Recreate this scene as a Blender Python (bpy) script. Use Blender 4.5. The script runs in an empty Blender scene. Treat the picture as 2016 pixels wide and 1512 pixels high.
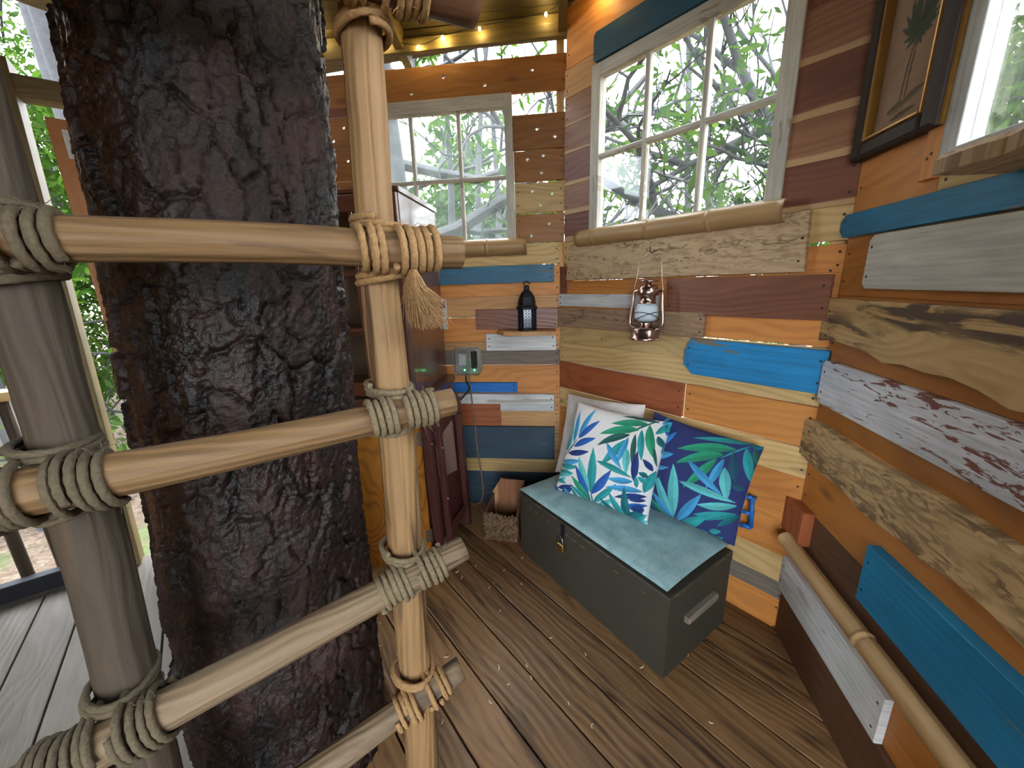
import bpy, math, random
import numpy as np
from mathutils import Vector, Matrix
from mathutils.geometry import tessellate_polygon
random.seed(7); rng = np.random.default_rng(7)
SC = bpy.context.scene
COL = SC.collection

# ------------------------------------------------------------------ camera
F = 757.0; PITCH = math.radians(14.61); ROLL = math.radians(1.76); CAMH = 1.35
cp, sp, cr, sr = math.cos(PITCH), math.sin(PITCH), math.cos(ROLL), math.sin(ROLL)
RM = np.array([[cr, sr, 0], [-sr, cr, 0], [0, 0, 1]]) @ np.array([[1, 0, 0], [0, -sp, -cp], [0, cp, -sp]])
EYE = np.array([0, 0, CAMH])
cam = bpy.data.cameras.new('camera'); camo = bpy.data.objects.new('camera', cam); COL.objects.link(camo)
cam.sensor_fit = 'HORIZONTAL'; cam.sensor_width = 36.0; cam.lens = 36.0 * F / 2016.0
cam.clip_start = 0.02; cam.clip_end = 300
M = Matrix.Identity(4)
for i in range(3):
    M[i][0] = RM[0][i]; M[i][1] = -RM[1][i]; M[i][2] = -RM[2][i]; M[i][3] = EYE[i]
camo.matrix_world = M
SC.camera = camo

# ------------------------------------------------------------------ world, exposure
SC.view_settings.view_transform = 'Standard'; SC.view_settings.look = 'None'
SC.view_settings.gamma = 1.0; SC.view_settings.use_curve_mapping = False
SC.view_settings.exposure = 3.8
SC.cycles.use_denoising = True; SC.cycles.use_adaptive_sampling = True; SC.cycles.adaptive_threshold = 0.05
SC.cycles.max_bounces = 6; SC.cycles.diffuse_bounces = 4; SC.cycles.glossy_bounces = 2; SC.cycles.transparent_max_bounces = 10
SC.cycles.sample_clamp_indirect = 6.0
SC.cycles.caustics_reflective = False; SC.cycles.caustics_refractive = False
wd = bpy.data.worlds.new('overcast_sky'); SC.world = wd; wd.use_nodes = True
nt = wd.node_tree; bg = nt.nodes['Background']
tc = nt.nodes.new('ShaderNodeTexCoord'); nz = nt.nodes.new('ShaderNodeTexNoise'); rp = nt.nodes.new('ShaderNodeValToRGB')
nz.inputs['Scale'].default_value = 1.6; nz.inputs['Detail'].default_value = 4
rp.color_ramp.elements[0].color = (0.72, 0.84, 0.98, 1); rp.color_ramp.elements[1].color = (0.95, 0.98, 1.0, 1)
rp.color_ramp.elements[0].position = 0.35; rp.color_ramp.elements[1].position = 0.62
nt.links.new(tc.outputs['Generated'], nz.inputs['Vector']); nt.links.new(nz.outputs['Fac'], rp.inputs['Fac'])
nt.links.new(rp.outputs['Color'], bg.inputs['Color']); bg.inputs['Strength'].default_value = 1.0
sun = bpy.data.lights.new('hazy_sun', 'SUN'); sun.energy = .5; sun.angle = math.radians(40); sun.color = (1, .97, .9)
suno = bpy.data.objects.new('hazy_sun', sun); COL.objects.link(suno)
suno.rotation_euler = (math.radians(38), 0, math.radians(-150))

# ------------------------------------------------------------------ geometry helpers
def ray(x, y): return RM.T @ np.array([(x - 1008) / F, (y - 756) / F, 1.0])
def on_floor(x, y, z=0.0):
    d = ray(x, y); return EYE + d * (z - CAMH) / d[2]
class Frame:
    """a wall plane: a along the wall, b up, c out of the wall into the room"""
    def __init__(s, yaw, o, flip=1):
        t = math.radians(yaw); s.d = np.array([math.sin(t), math.cos(t), 0]) * flip
        s.n = -np.array([math.cos(t), -math.sin(t), 0]); s.o = np.array(o, float); s.k = np.array([0, 0, 1.0])
    def p(s, a, b, c=0.0): return s.o + a * s.d + b * s.k + c * s.n
    def at(s, x, y, c=0.0):
        d = ray(x, y); t = ((s.o + c * s.n - EYE) @ s.n) / (d @ s.n); P = EYE + t * d
        return (P - s.o) @ s.d, P[2]
BC = on_floor(1532, 1240)
WB = Frame(-38.72, BC); WA = Frame(-83.12, (.275, 2.14, 0)); WC = Frame(11.8, BC, -1)
WD = Frame(53, (-1.985, 1.752, 0)); WD.n = -WD.n
if (EYE - WD.o) @ WD.n < 0: WD.n = -WD.n
FL = Frame(0, (0, 0, 0)); FL.o = BC.copy(); FL.d = WB.d; FL.k = WB.n; FL.n = np.array([0, 0, 1.0])   # floor: a along wall, b into the room

WLOC = {}
def base_obj(name, data, loc, parent):
    o = bpy.data.objects.new(name, data); COL.objects.link(o)
    WLOC[o.name] = np.array(loc, float)
    if parent is not None:
        o.parent = parent; o.location = np.array(loc) - WLOC[parent.name]
    else: o.location = loc
    return o
def tag(o, label=None, cat=None, group=None, kind=None):
    if label: o['label'] = label
    if cat: o['category'] = cat
    if group: o['group'] = group
    if kind: o['kind'] = kind
    return o
def empty(name, loc, label=None, cat=None, group=None, kind=None):
    o = base_obj(name, None, loc, None); o.empty_display_size = .05
    return tag(o, label, cat, group, kind)
def mk(name, V, faces, mat, parent=None, uv=None, smooth=False, col=None):
    """mesh object from world-space vertices; uv: per-vertex (n,2); col: per-vertex rgb"""
    V = np.asarray(V, float); c = (V.min(0) + V.max(0)) / 2
    me = bpy.data.meshes.new(name)
    L = V - c
    if isinstance(faces, np.ndarray):
        n, k = faces.shape
        me.vertices.add(len(L)); me.vertices.foreach_set('co', L.astype(np.float32).ravel())
        me.loops.add(n * k); me.loops.foreach_set('vertex_index', faces.astype(np.int32).ravel())
        me.polygons.add(n); me.polygons.foreach_set('loop_start', np.arange(0, n * k, k, dtype=np.int32))
        me.update(calc_edges=True)
    else:
        me.from_pydata([tuple(v) for v in L], [], faces)
    if uv is not None:
        ul = me.uv_layers.new(name='UVMap'); li = np.zeros(len(me.loops), np.int32); me.loops.foreach_get('vertex_index', li)
        ul.data.foreach_set('uv', np.asarray(uv, np.float32)[li].ravel())
    if col is not None:
        at = me.color_attributes.new('Col', 'FLOAT_COLOR', 'POINT')
        at.data.foreach_set('color', np.concatenate([np.asarray(col, np.float32), np.ones((len(V), 1), np.float32)], 1).ravel())
    if smooth: me.polygons.foreach_set('use_smooth', np.ones(len(me.polygons), bool))
    if isinstance(mat, (list, tuple)):
        for m in mat: me.materials.append(m)
    else: me.materials.append(mat)
    return base_obj(name, me, c, parent)

def shared(name, src, loc, parent):
    return base_obj(name, src.data, loc, parent)

class MB:
    """collects shapes, then builds ONE mesh object"""
    def __init__(s): s.V = []; s.F = []; s.U = []; s.n = 0; s.mi = []
    def add(s, V, Fc, U=None, mi=0):
        V = np.asarray(V, float)
        s.V.append(V); s.F += [tuple(int(i) + s.n for i in f) for f in Fc]; s.mi += [mi] * len(Fc)
        s.U.append(np.zeros((len(V), 2)) if U is None else np.asarray(U, float)); s.n += len(V); return s
    def prism(s, fr, poly, c0, c1, ch=.0015, holes=(), uvrot=None, mi=0):
        V, Fc, U = prism_data(fr, poly, c0, c1, ch, holes); return s.add(V, Fc, U, mi)
    def box(s, fr, a0, a1, b0, b1, c0, c1, ch=.0015, mi=0):
        return s.prism(fr, [(a0, b0), (a1, b0), (a1, b1), (a0, b1)], c0, c1, ch, mi=mi)
    def tube(s, pts, r, k=10, caps=True, mi=0, **kw):
        V, Fc, U = tube_data(pts, r, k, caps, **kw); return s.add(V, Fc, U, mi)
    def lathe(s, c, prof, k=20, axis=None, mi=0):
        V, Fc, U = lathe_data(c, prof, k, axis); return s.add(V, Fc, U, mi)
    def build(s, name, mat, parent=None, smooth=False):
        V = np.concatenate(s.V); U = np.concatenate(s.U)
        o = mk(name, V, s.F, mat, parent, U, smooth)
        if any(s.mi): o.data.polygons.foreach_set('material_index', np.array(s.mi, np.int32))
        return o
def inset(poly, d):
    n = len(poly); out = []
    P = [np.array(p, float) for p in poly]
    ar = sum(P[i][0] * P[(i + 1) % n][1] - P[(i + 1) % n][0] * P[i][1] for i in range(n))
    sg = 1 if ar > 0 else -1
    for i in range(n):
        a, b, c = P[i - 1], P[i], P[(i + 1) % n]
        e1 = (b - a) / (np.linalg.norm(b - a) + 1e-9); e2 = (c - b) / (np.linalg.norm(c - b) + 1e-9)
        n1 = np.array([-e1[1], e1[0]]) * sg; n2 = np.array([-e2[1], e2[0]]) * sg
        m = n1 + n2; m = m / max(np.linalg.norm(m), 1e-6); k = d / max(.35, m @ n1)
        out.append(b + m * k)
    return out
def prism_data(fr, poly, c0, c1, ch=.0015, holes=(), ):
    """poly in (a,b), extruded from c0 (back) to c1 (front); front edge chamfered; grain along the longer side"""
    n = len(poly); P = np.array(poly, float)
    w = P.max(0) - P.min(0); swap = w[1] > w[0]; mn = P.min(0)
    def uvof(a, b):
        return (b - mn[1], a - mn[0]) if swap else (a - mn[0], b - mn[1])
    V = []; U = []; Fc = []
    ins = inset(poly, ch) if ch > 0 else [np.array(p) for p in poly]
    for (a, b) in poly: V.append(fr.p(a, b, c0)); U.append(uvof(a, b))
    for (a, b) in poly: V.append(fr.p(a, b, c1 - ch)); U.append(uvof(a, b))
    for (a, b) in ins: V.append(fr.p(a, b, c1)); U.append(uvof(a, b))
    ar = sum(P[i][0] * P[(i + 1) % n][1] - P[(i + 1) % n][0] * P[i][1] for i in range(n))
    hand = np.linalg.det(np.array([fr.d, fr.k, fr.n])) * (1 if ar > 0 else -1) * (1 if c1 > c0 else -1)
    fl = (lambda f: f) if hand > 0 else (lambda f: tuple(reversed(f)))
    for i in range(n):
        j = (i + 1) % n
        Fc.append(fl((i, j, n + j, n + i))); Fc.append(fl((n + i, n + j, 2 * n + j, 2 * n + i)))
    if not holes:
        Fc.append(fl(tuple(range(2 * n, 3 * n)))); Fc.append(fl(tuple(reversed(range(n)))))
    else:
        loops_f = [[2 * n + i for i in range(n)]]; loops_b = [[i for i in range(n)]]
        for (ha, hb, hr) in holes:
            lf = []; lb = []
            for k in range(10):
                t = -2 * math.pi * k / 10; a = ha + hr * math.cos(t); b = hb + hr * math.sin(t)
                lb.append(len(V)); V.append(fr.p(a, b, c0)); U.append(uvof(a, b))
                lf.append(len(V)); V.append(fr.p(a, b, c1)); U.append(uvof(a, b))
            for k in range(10):
                j = (k + 1) % 10; Fc.append(fl((lb[k], lb[j], lf[j], lf[k])))
            loops_f.append(lf); loops_b.append(lb)
        def tri(loops, back):
            flat = [i for l in loops for i in l]
            co = [[Vector((float((V[i] - fr.o) @ fr.d), float((V[i] - fr.o) @ fr.k), 0)) for i in l] for l in loops]
            for t in tessellate_polygon(co):
                idx = [flat[q] for q in t]; a, b, c = [np.array(((V[i] - fr.o) @ fr.d, (V[i] - fr.o) @ fr.k)) for i in idx]
                cr_ = (b[0] - a[0]) * (c[1] - a[1]) - (b[1] - a[1]) * (c[0] - a[0])
                want = 1 if not back else -1
                hd = np.linalg.det(np.array([fr.d, fr.k, fr.n])) * (1 if c1 > c0 else -1)
                if cr_ * want * hd < 0: idx.reverse()
                Fc.append(tuple(idx))
        tri(loops_f, False); tri(loops_b, True)
    return np.array(V), Fc, np.array(U)
def frames_along(P):
    T = np.gradient(P, axis=0); T /= np.linalg.norm(T, axis=1)[:, None] + 1e-12
    up = np.array([0, 0, 1.0]) if abs(T[0][2]) < .9 else np.array([1.0, 0, 0])
    N = np.zeros_like(P); v = np.cross(T[0], up); N[0] = v / np.linalg.norm(v)
    for i in range(1, len(P)):
        v = N[i - 1] - (N[i - 1] @ T[i]) * T[i]; N[i] = v / (np.linalg.norm(v) + 1e-12)
    return T, N, np.cross(T, N)
def tube_data(pts, r, k=10, caps=True, closed=False, prof=None):
    P = np.asarray(pts, float); n = len(P); r = np.broadcast_to(np.asarray(r, float), (n,))
    T, N, Bn = frames_along(P)
    ph = np.linspace(0, 2 * math.pi, k + 1)
    R = np.repeat(r[:, None], k + 1, 1)
    if prof is not None: R = R * prof(ph[None, :], np.arange(n)[:, None])
    V = P[:, None, :] + R[..., None] * (np.cos(ph)[None, :, None] * N[:, None, :] + np.sin(ph)[None, :, None] * Bn[:, None, :])
    s = np.concatenate([[0], np.cumsum(np.linalg.norm(np.diff(P, axis=0), axis=1))])
    U = np.stack([np.repeat(s[:, None], k + 1, 1), R * ph[None, :]], -1).reshape(-1, 2)
    V = V.reshape(-1, 3); Fc = []
    for i in range(n - 1):
        for j in range(k):
            a = i * (k + 1) + j; Fc.append((a, a + 1, a + k + 2, a + k + 1))
    if caps:
        m = len(V); V = np.concatenate([V, P[:1], P[-1:]]); U = np.concatenate([U, [[0, 0]], [[s[-1], 0]]])
        for j in range(k):
            Fc.append((j + 1, j, m)); a = (n - 1) * (k + 1) + j; Fc.append((a, a + 1, m + 1))
    return V, Fc, U
def lathe_data(c, prof, k=20, axis=None):
    """prof: list of (radius, height) along axis"""
    z = np.array([0, 0, 1.0]) if axis is None else np.array(axis, float) / np.linalg.norm(axis)
    x = np.cross(z, [0, 1, 0.001]); x /= np.linalg.norm(x); y = np.cross(z, x)
    V = []; U = []; Fc = []
    for (r, h) in prof:
        for j in range(k):
            t = 2 * math.pi * j / k; V.append(np.array(c) + z * h + r * (math.cos(t) * x + math.sin(t) * y)); U.append((h, r * t))
    for i in range(len(prof) - 1):
        for j in range(k):
            j2 = (j + 1) % k; Fc.append((i * k + j, i * k + j2, (i + 1) * k + j2, (i + 1) * k + j))
    Fc.append(tuple(reversed(range(k)))); Fc.append(tuple(range((len(prof) - 1) * k, len(prof) * k)))
    return np.array(V), Fc, np.array(U)
def spline(pts, m=8):
    """Catmull-Rom through pts"""
    P = np.asarray(pts, float); Q = np.concatenate([[2 * P[0] - P[1]], P, [2 * P[-1] - P[-2]]]); out = []
    for i in range(1, len(Q) - 2):
        for t in np.linspace(0, 1, m, endpoint=False):
            a, b, c, d = Q[i - 1], Q[i], Q[i + 1], Q[i + 2]
            out.append(.5 * (2 * b + (c - a) * t + (2 * a - 5 * b + 4 * c - d) * t * t + (3 * b - a - 3 * c + d) * t ** 3))
    out.append(P[-1]); return np.array(out)
def hashn(i, j, s=0):
    h = (i * 374761393 + j * 668265263 + s * 974634777) & 0x7fffffff
    h = ((h ^ (h >> 13)) * 1274126177) & 0x7fffffff
    return ((h ^ (h >> 16)) & 0xffff) / 65535.0
def vnoise(x, y, s=0, px=None):
    xi = np.floor(x).astype(np.int64); yi = np.floor(y).astype(np.int64); fx = x - xi; fy = y - yi
    fx = fx * fx * (3 - 2 * fx); fy = fy * fy * (3 - 2 * fy)
    w = (lambda q: q % px) if px else (lambda q: q)
    return ((hashn(w(xi), yi, s) * (1 - fx) + hashn(w(xi + 1), yi, s) * fx) * (1 - fy)
            + (hashn(w(xi), yi + 1, s) * (1 - fx) + hashn(w(xi + 1), yi + 1, s) * fx) * fy)

# ------------------------------------------------------------------ materials
def lin(c):
    return tuple((v / 255 / 12.92) if v / 255 <= .04045 else ((v / 255 + .055) / 1.055) ** 2.4 for v in c) + (1.0,)
MATS = {}
class NB:
    def __init__(s, name):
        s.m = bpy.data.materials.new(name); s.m.use_nodes = True; s.t = s.m.node_tree; s.b = s.t.nodes['Principled BSDF']
        MATS[name] = s.m
    def n(s, typ, **kw):
        nd = s.t.nodes.new('ShaderNode' + typ)
        for k, v in kw.items():
            if k[0] == '_': setattr(nd, k[1:], v)
            else: nd.inputs[k.replace('0', ' ')].default_value = v
        return nd
    def l(s, a, b): s.t.links.new(a, b)
    def mix(s, f, a, b, mode='MIX'):
        nd = s.t.nodes.new('ShaderNodeMix'); nd.data_type = 'RGBA'; nd.blend_type = mode
        for i, v in ((0, f), (6, a), (7, b)):
            if hasattr(v, 'default_value') or hasattr(v, 'is_linked'): s.l(v, nd.inputs[i])
            else: nd.inputs[i].default_value = v
        return nd.outputs[2]
    def ramp(s, f, p0, p1):
        nd = s.t.nodes.new('ShaderNodeMapRange'); nd.inputs['From Min'].default_value = p0; nd.inputs['From Max'].default_value = p1
        s.l(f, nd.inputs['Value']); return nd.outputs[0]
    def math(s, op, a, b=0.0):
        nd = s.t.nodes.new('ShaderNodeMath'); nd.operation = op
        for i, v in ((0, a), (1, b)):
            if hasattr(v, 'is_linked'): s.l(v, nd.inputs[i])
            else: nd.inputs[i].default_value = v
        return nd.outputs[0]
    def uvvec(s, sx, sy, seed=53.0):
        uv = s.n('UVMap'); oi = s.n('ObjectInfo'); mp = s.n('VectorMath', _operation='MULTIPLY'); mp.inputs[1].default_value = (sx, sy, 1)
        ad = s.n('VectorMath', _operation='ADD'); cb = s.n('CombineXYZ')
        s.l(uv.outputs['UV'], mp.inputs[0]); s.l(mp.outputs[0], ad.inputs[0])
        s.l(s.math('MULTIPLY', oi.outputs['Random'], seed), cb.inputs[0]); s.l(s.math('MULTIPLY', oi.outputs['Random'], seed * 1.7), cb.inputs[1])
        s.l(s.math('MULTIPLY', oi.outputs['Random'], seed * .7), cb.inputs[2])
        s.l(cb.outputs[0], ad.inputs[1]); return ad.outputs[0]
    def noise(s, vec, scale, detail=4, dist=0, rough=.55):
        nd = s.n('TexNoise', Scale=scale, Detail=detail, Distortion=dist, Roughness=rough); s.l(vec, nd.inputs['Vector']); return nd.outputs['Fac']
    def bump(s, h, strength=.3, dist=.004):
        nd = s.n('Bump', Strength=strength, Distance=dist); s.l(h, nd.inputs['Height']); s.l(nd.outputs[0], s.b.inputs['Normal'])
def wood(name, light, dark, rings=9.0, ringamt=.5, fine=.5, rough=.6, vary=.16, knots=True, spots=None, sap=None, streak=None, coat=0.0, bumpk=.35, dist=4.0, spotk=(9, 34, .50, .58)):
    b = NB(name); v = b.uvvec(1, 1)
    def sc(x, y):
        m = b.n('VectorMath', _operation='MULTIPLY'); m.inputs[1].default_value = (x, y, 1); b.l(v, m.inputs[0]); return m.outputs[0]
    def warp(vec, amt, x, y):
        n_ = b.n('TexNoise', Scale=1.0, Detail=2.0); b.l(sc(x, y), n_.inputs['Vector']); sb = b.n('VectorMath', _operation='SUBTRACT'); sb.inputs[1].default_value = (.5, .5, .5)
        b.l(n_.outputs['Color'], sb.inputs[0]); ml = b.n('VectorMath', _operation='MULTIPLY'); ml.inputs[1].default_value = (0, amt, 0); b.l(sb.outputs[0], ml.inputs[0])
        ad = b.n('VectorMath', _operation='ADD'); b.l(vec, ad.inputs[0]); b.l(ml.outputs[0], ad.inputs[1]); return ad.outputs[0]
    # growth rings: bands across the board, bent into cathedrals and round knots
    vo = b.n('TexVoronoi', Scale=1.0); b.l(sc(2.3, 6.0), vo.inputs['Vector'])
    kd = vo.outputs['Distance']
    wv = b.n('TexWave', _wave_type='BANDS', _bands_direction='Y', Scale=1.0, Distortion=dist * .35)
    wv.inputs['Detail'].default_value = 1.5; wv.inputs['Detail Scale'].default_value = .6
    b.l(warp(sc(1.0, rings * 1.25), dist * .8, 1.3, 4.0), wv.inputs['Vector'])
    rg = b.math('POWER', wv.outputs['Fac'], 2.2)
    fn = b.noise(sc(6, 70), 1.0, 3); md = b.noise(sc(1.2, 7), 1.0, 2, .6)
    dk = b.math('MULTIPLY', rg, .55 * ringamt / (ringamt + .35))
    dk = b.math('ADD', dk, b.math('MULTIPLY', b.math('SUBTRACT', b.ramp(fn, .25, .75), .5), .55 * fine))
    dk = b.math('ADD', dk, b.math('MULTIPLY', b.math('SUBTRACT', b.ramp(md, .25, .75), .35), .55))
    c = b.mix(dk, lin(light), lin(dark))
    if streak is not None:
        st = b.ramp(b.noise(sc(2.2, 26), 1.0, 5, .8), .53, .66); c = b.mix(st, c, lin(streak))
    if spots is not None:
        s1 = b.ramp(b.noise(sc(2.2, 8), 1.0, 4, 1.2), .40, .60); s2 = b.ramp(b.noise(sc(spotk[0], spotk[1]), 1.0, 5, 1.6), spotk[2], spotk[3])
        c = b.mix(b.math('MULTIPLY', b.math('MULTIPLY', s1, s2), .92), c, lin(spots))
    if knots:
        c = b.mix(b.math('MULTIPLY', b.ramp(kd, .13, .02), .75), c, lin(tuple(x * .5 for x in dark)))
    if sap is not None:
        uv = b.n('UVMap'); sx = b.n('SeparateXYZ'); b.l(uv.outputs['UV'], sx.inputs[0])
        k = b.ramp(b.math('ADD', sx.outputs[1], b.math('MULTIPLY', b.math('SUBTRACT', md, .5), .07)), .022, .016); c = b.mix(k, c, lin(sap))
    oi = b.n('ObjectInfo'); hv = b.n('HueSaturation'); b.l(c, hv.inputs['Color'])
    mr = b.n('MapRange'); mr.inputs['To Min'].default_value = 1 - vary; mr.inputs['To Max'].default_value = 1 + vary
    b.l(oi.outputs['Random'], mr.inputs['Value']); b.l(mr.outputs[0], hv.inputs['Value'])
    b.l(hv.outputs[0], b.b.inputs['Base Color'])
    b.b.inputs['Roughness'].default_value = rough
    if coat: b.b.inputs['Coat Weight'].default_value = coat; b.b.inputs['Coat Roughness'].default_value = .12
    b.bump(b.math('ADD', fn, b.math('MULTIPLY', wv.outputs['Fac'], .4)), bumpk)
    return b.m
def paint(name, c, wear=None, amt=.0, rough=.55, c2=None, wx=3.0, wy=22.0, grain=.25):
    b = NB(name); v = b.uvvec(1, 1)
    def sc(x, y):
        m = b.n('VectorMath', _operation='MULTIPLY'); m.inputs[1].default_value = (x, y, 1); b.l(v, m.inputs[0]); return m.outputs[0]
    fn = b.noise(sc(5, 110), 1.0, 4); bl = b.noise(sc(4, 9), 1.0, 4, .4)
    c2 = c2 or tuple(x * .78 for x in c)
    col = b.mix(b.ramp(b.math('ADD', b.math('MULTIPLY', fn, .5), b.math('MULTIPLY', bl, .5)), .35, .65), lin(c2), lin(c))
    if wear:
        w = b.noise(sc(wx, wy), 1.0, 7, 1.0, .65); w2 = b.noise(sc(1.4, 5), 1.0, 2)
        k = b.ramp(b.math('ADD', w, b.math('MULTIPLY', b.math('SUBTRACT', w2, .5), .55)), .62 - amt, .645 - amt); col = b.mix(k, col, lin(wear))
    b.l(col, b.b.inputs['Base Color']); b.b.inputs['Roughness'].default_value = rough
    b.bump(fn, grain); return b.m
def plain(name, c, rough=.5, metal=0.0, var=.12, scale=30, coat=0, bump=0.0, emit=None):
    b = NB(name); tcx = b.n('TexCoord'); nf = b.noise(tcx.outputs['Object'], scale, 4)
    b.l(b.mix(nf, lin(tuple(x * (1 - var) for x in c)), lin(tuple(min(255, x * (1 + var)) for x in c))), b.b.inputs['Base Color'])
    b.b.inputs['Roughness'].default_value = rough; b.b.inputs['Metallic'].default_value = metal
    if coat: b.b.inputs['Coat Weight'].default_value = coat
    if bump: b.bump(nf, bump)
    if emit: b.b.inputs['Emission Color'].default_value = lin(c); b.b.inputs['Emission Strength'].default_value = emit
    return b.m

m_orange = wood('fir_plank', (212, 142, 72), (164, 96, 40), rings=7, ringamt=.4, rough=.55)
m_orange2 = wood('stained_fir_plank', (172, 110, 46), (130, 78, 28), rings=5, ringamt=.4, rough=.5)
m_tan = wood('tan_plank', (196, 150, 98), (150, 104, 62), rings=10)
m_treat = wood('treated_pine', (212, 180, 122), (162, 130, 74), rings=10, ringamt=.8, rough=.6)
m_maroon = wood('walnut_stained_plank', (132, 84, 62), (92, 54, 40), rings=8, ringamt=.4, rough=.4, knots=False, vary=.08)
m_redbrown = wood('cedar_heartwood', (164, 92, 54), (118, 56, 32), rings=6, ringamt=.8, rough=.4, vary=.06)
m_cedar = wood('cedar_plank', (150, 104, 74), (104, 64, 44), rings=8, sap=(188, 152, 108), rough=.5, vary=.12)
m_cedardk = wood('dark_cedar_plank', (122, 74, 54), (84, 48, 36), rings=8, sap=(188, 152, 108), rough=.5, vary=.08)
m_weather = wood('weathered_plywood', (196, 168, 130), (150, 122, 88), rings=10, ringamt=.5, spots=(118, 92, 66), knots=False, rough=.8, spotk=(18, 60, .50, .60), dist=7)
m_drift = wood('driftwood_board', (172, 140, 108), (120, 88, 64), rings=9, spots=(110, 96, 84), knots=False, rough=.8)
m_spalt = wood('spalted_slab', (178, 148, 98), (140, 104, 60), rings=6, ringamt=.5, spots=(54, 44, 36), knots=False, rough=.55, spotk=(5, 22, .44, .52), dist=8)
m_live = wood('live_edge_slab', (184, 154, 108), (140, 110, 70), rings=7, ringamt=.6, spots=(100, 78, 52), knots=False, rough=.7, spotk=(14, 44, .46, .56), dist=8)
m_grey = wood('grey_plank', (128, 116, 104), (88, 78, 68), rings=10, rough=.8)
m_darkbr = wood('dark_brown_board', (96, 64, 42), (62, 38, 24), rings=7, rough=.55, vary=.08)
m_golden = wood('golden_brown_plank', (158, 104, 44), (118, 72, 24), rings=6, ringamt=.4, rough=.5)  # deeper golden brown than the fir planks, for the upper left wall boards
m_olive = wood('olive_treated_timber', (112, 95, 50), (78, 64, 31), rings=9, rough=.6)
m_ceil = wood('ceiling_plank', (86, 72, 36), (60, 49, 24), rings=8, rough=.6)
m_floor = wood('deck_plank', (138, 104, 68), (82, 58, 36), rings=9, ringamt=.5, fine=.8, rough=.38, vary=.24, bumpk=.5, knots=True, dist=3.0, streak=(72, 50, 32))
m_deck = wood('weathered_deck_plank', (76, 70, 62), (52, 47, 41), rings=7, ringamt=.6, fine=.4, rough=.6, vary=.12)
m_pole = wood('peeled_pole', (146, 114, 74), (98, 71, 44), rings=16, ringamt=.25, fine=.8, streak=(78, 56, 36), rough=.65, vary=.06, bumpk=.6, dist=2)
m_rung = wood('stripped_rung', (126, 97, 61), (78, 57, 37), rings=16, ringamt=.3, fine=.6, streak=(84, 62, 44), rough=.65, vary=.08, bumpk=.6, dist=2)
m_runggrey = wood('silvered_rung', (126, 106, 80), (80, 64, 47), rings=16, ringamt=.3, fine=.8, streak=(64, 50, 38), rough=.7, vary=.06, bumpk=.6, dist=2)
m_postgrey = wood('weathered_pole', (68, 58, 45), (44, 36, 27), rings=14, ringamt=.3, fine=.6, streak=(80, 64, 48), rough=.75, vary=.05, bumpk=.6, dist=2)
m_bamboo = wood('bamboo_culm', (174, 140, 94), (132, 100, 62), rings=4, ringamt=.15, fine=.4, knots=False, rough=.4, vary=.05, bumpk=.15)
m_mahog = wood('mahogany_veneer', (96, 54, 38), (58, 28, 20), rings=5, ringamt=.5, knots=False, rough=.35, coat=.8, vary=.03, bumpk=.1)
m_mahog2 = wood('dark_table_wood', (88, 50, 46), (54, 26, 26), rings=6, knots=False, rough=.35, vary=.05, bumpk=.15, coat=.3)
m_mahog3 = wood('faded_table_slat', (158, 128, 118), (118, 90, 82), rings=8, knots=False, rough=.5, vary=.05, bumpk=.2)
m_burl = wood('burl_plywood', (196, 130, 44), (92, 50, 12), rings=8, ringamt=1.6, fine=.2, knots=False, rough=.4, vary=.02, dist=14, bumpk=.1)
m_blue = paint('bright_blue_paint', (30, 142, 202), (120, 108, 90), .0)
m_blue2 = paint('muted_blue_paint', (62, 118, 148), (90, 100, 100), .02)
m_teal = paint('deep_teal_paint', (28, 84, 104))
m_sky = paint('azure_paint', (22, 118, 206))
m_blueC = paint('sea_blue_paint', (22, 124, 166), (110, 110, 100), -.02)
m_navy = paint('slate_navy_paint', (52, 76, 94), (80, 84, 84), .02)
m_white = paint('chalk_white_paint', (226, 229, 226), (176, 168, 156), -.01)
m_greyw = paint('ivory_paint', (200, 197, 184), (140, 130, 112), -.02)
m_distress = paint('flaking_white_paint', (222, 224, 226), (112, 70, 56), .045, wx=13, wy=62)
m_frame = paint('cream_window_paint', (206, 200, 182), (150, 140, 120), .0)
m_nail = plain('rusty_nail', (48, 40, 34), .6, .3)
m_ebony = plain('ebony_frame', (44, 33, 26), .7)
m_iron = plain('black_iron', (34, 36, 42), .55, .6)
m_chest = plain('olive_black_paint', (60, 57, 46), .6, scale=8, var=.12)
m_worn = plain('worn_edge_wood', (122, 98, 78), .7)
m_steel = plain('steel', (170, 170, 168), .3, 1.0)
m_copper = plain('antique_copper', (192, 164, 152), .22, 1.0, scale=60)
m_brass = plain('brass', (176, 148, 88), .35, 1.0)
m_gold = plain('gilt_beading', (170, 130, 70), .35, .9, bump=.4)
m_frosted = plain('frosted_globe', (206, 222, 228), .5, var=.03)
m_blueplast = plain('blue_plastic', (34, 110, 190), .4)
m_cord = plain('brown_cord', (134, 112, 88), .6)
m_wire = plain('dark_green_wire', (40, 38, 26), .5)
m_rope = plain('manila_rope', (148, 116, 76), .85, scale=180, var=.3, bump=.5)
m_jutedk = plain('dark_jute_rope', (88, 78, 60), .9, scale=180, var=.3, bump=.5)
m_jute = plain('grey_jute_rope', (116, 102, 78), .9, scale=180, var=.3, bump=.5)
m_shav = plain('pale_wood_shaving', (226, 206, 170), .7)
m_dark = plain('dark_void', (30, 24, 20), .8)
m_whitepanel = plain('white_panel', (200, 204, 204), .6)
m_carve = plain('carved_root_wood', (108, 86, 64), .7, scale=60, var=.5, bump=.6)
m_plug = plain('grey_plug', (190, 192, 188), .5)
m_green = plain('green_led', (60, 220, 110), .4, emit=1.2)
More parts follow.
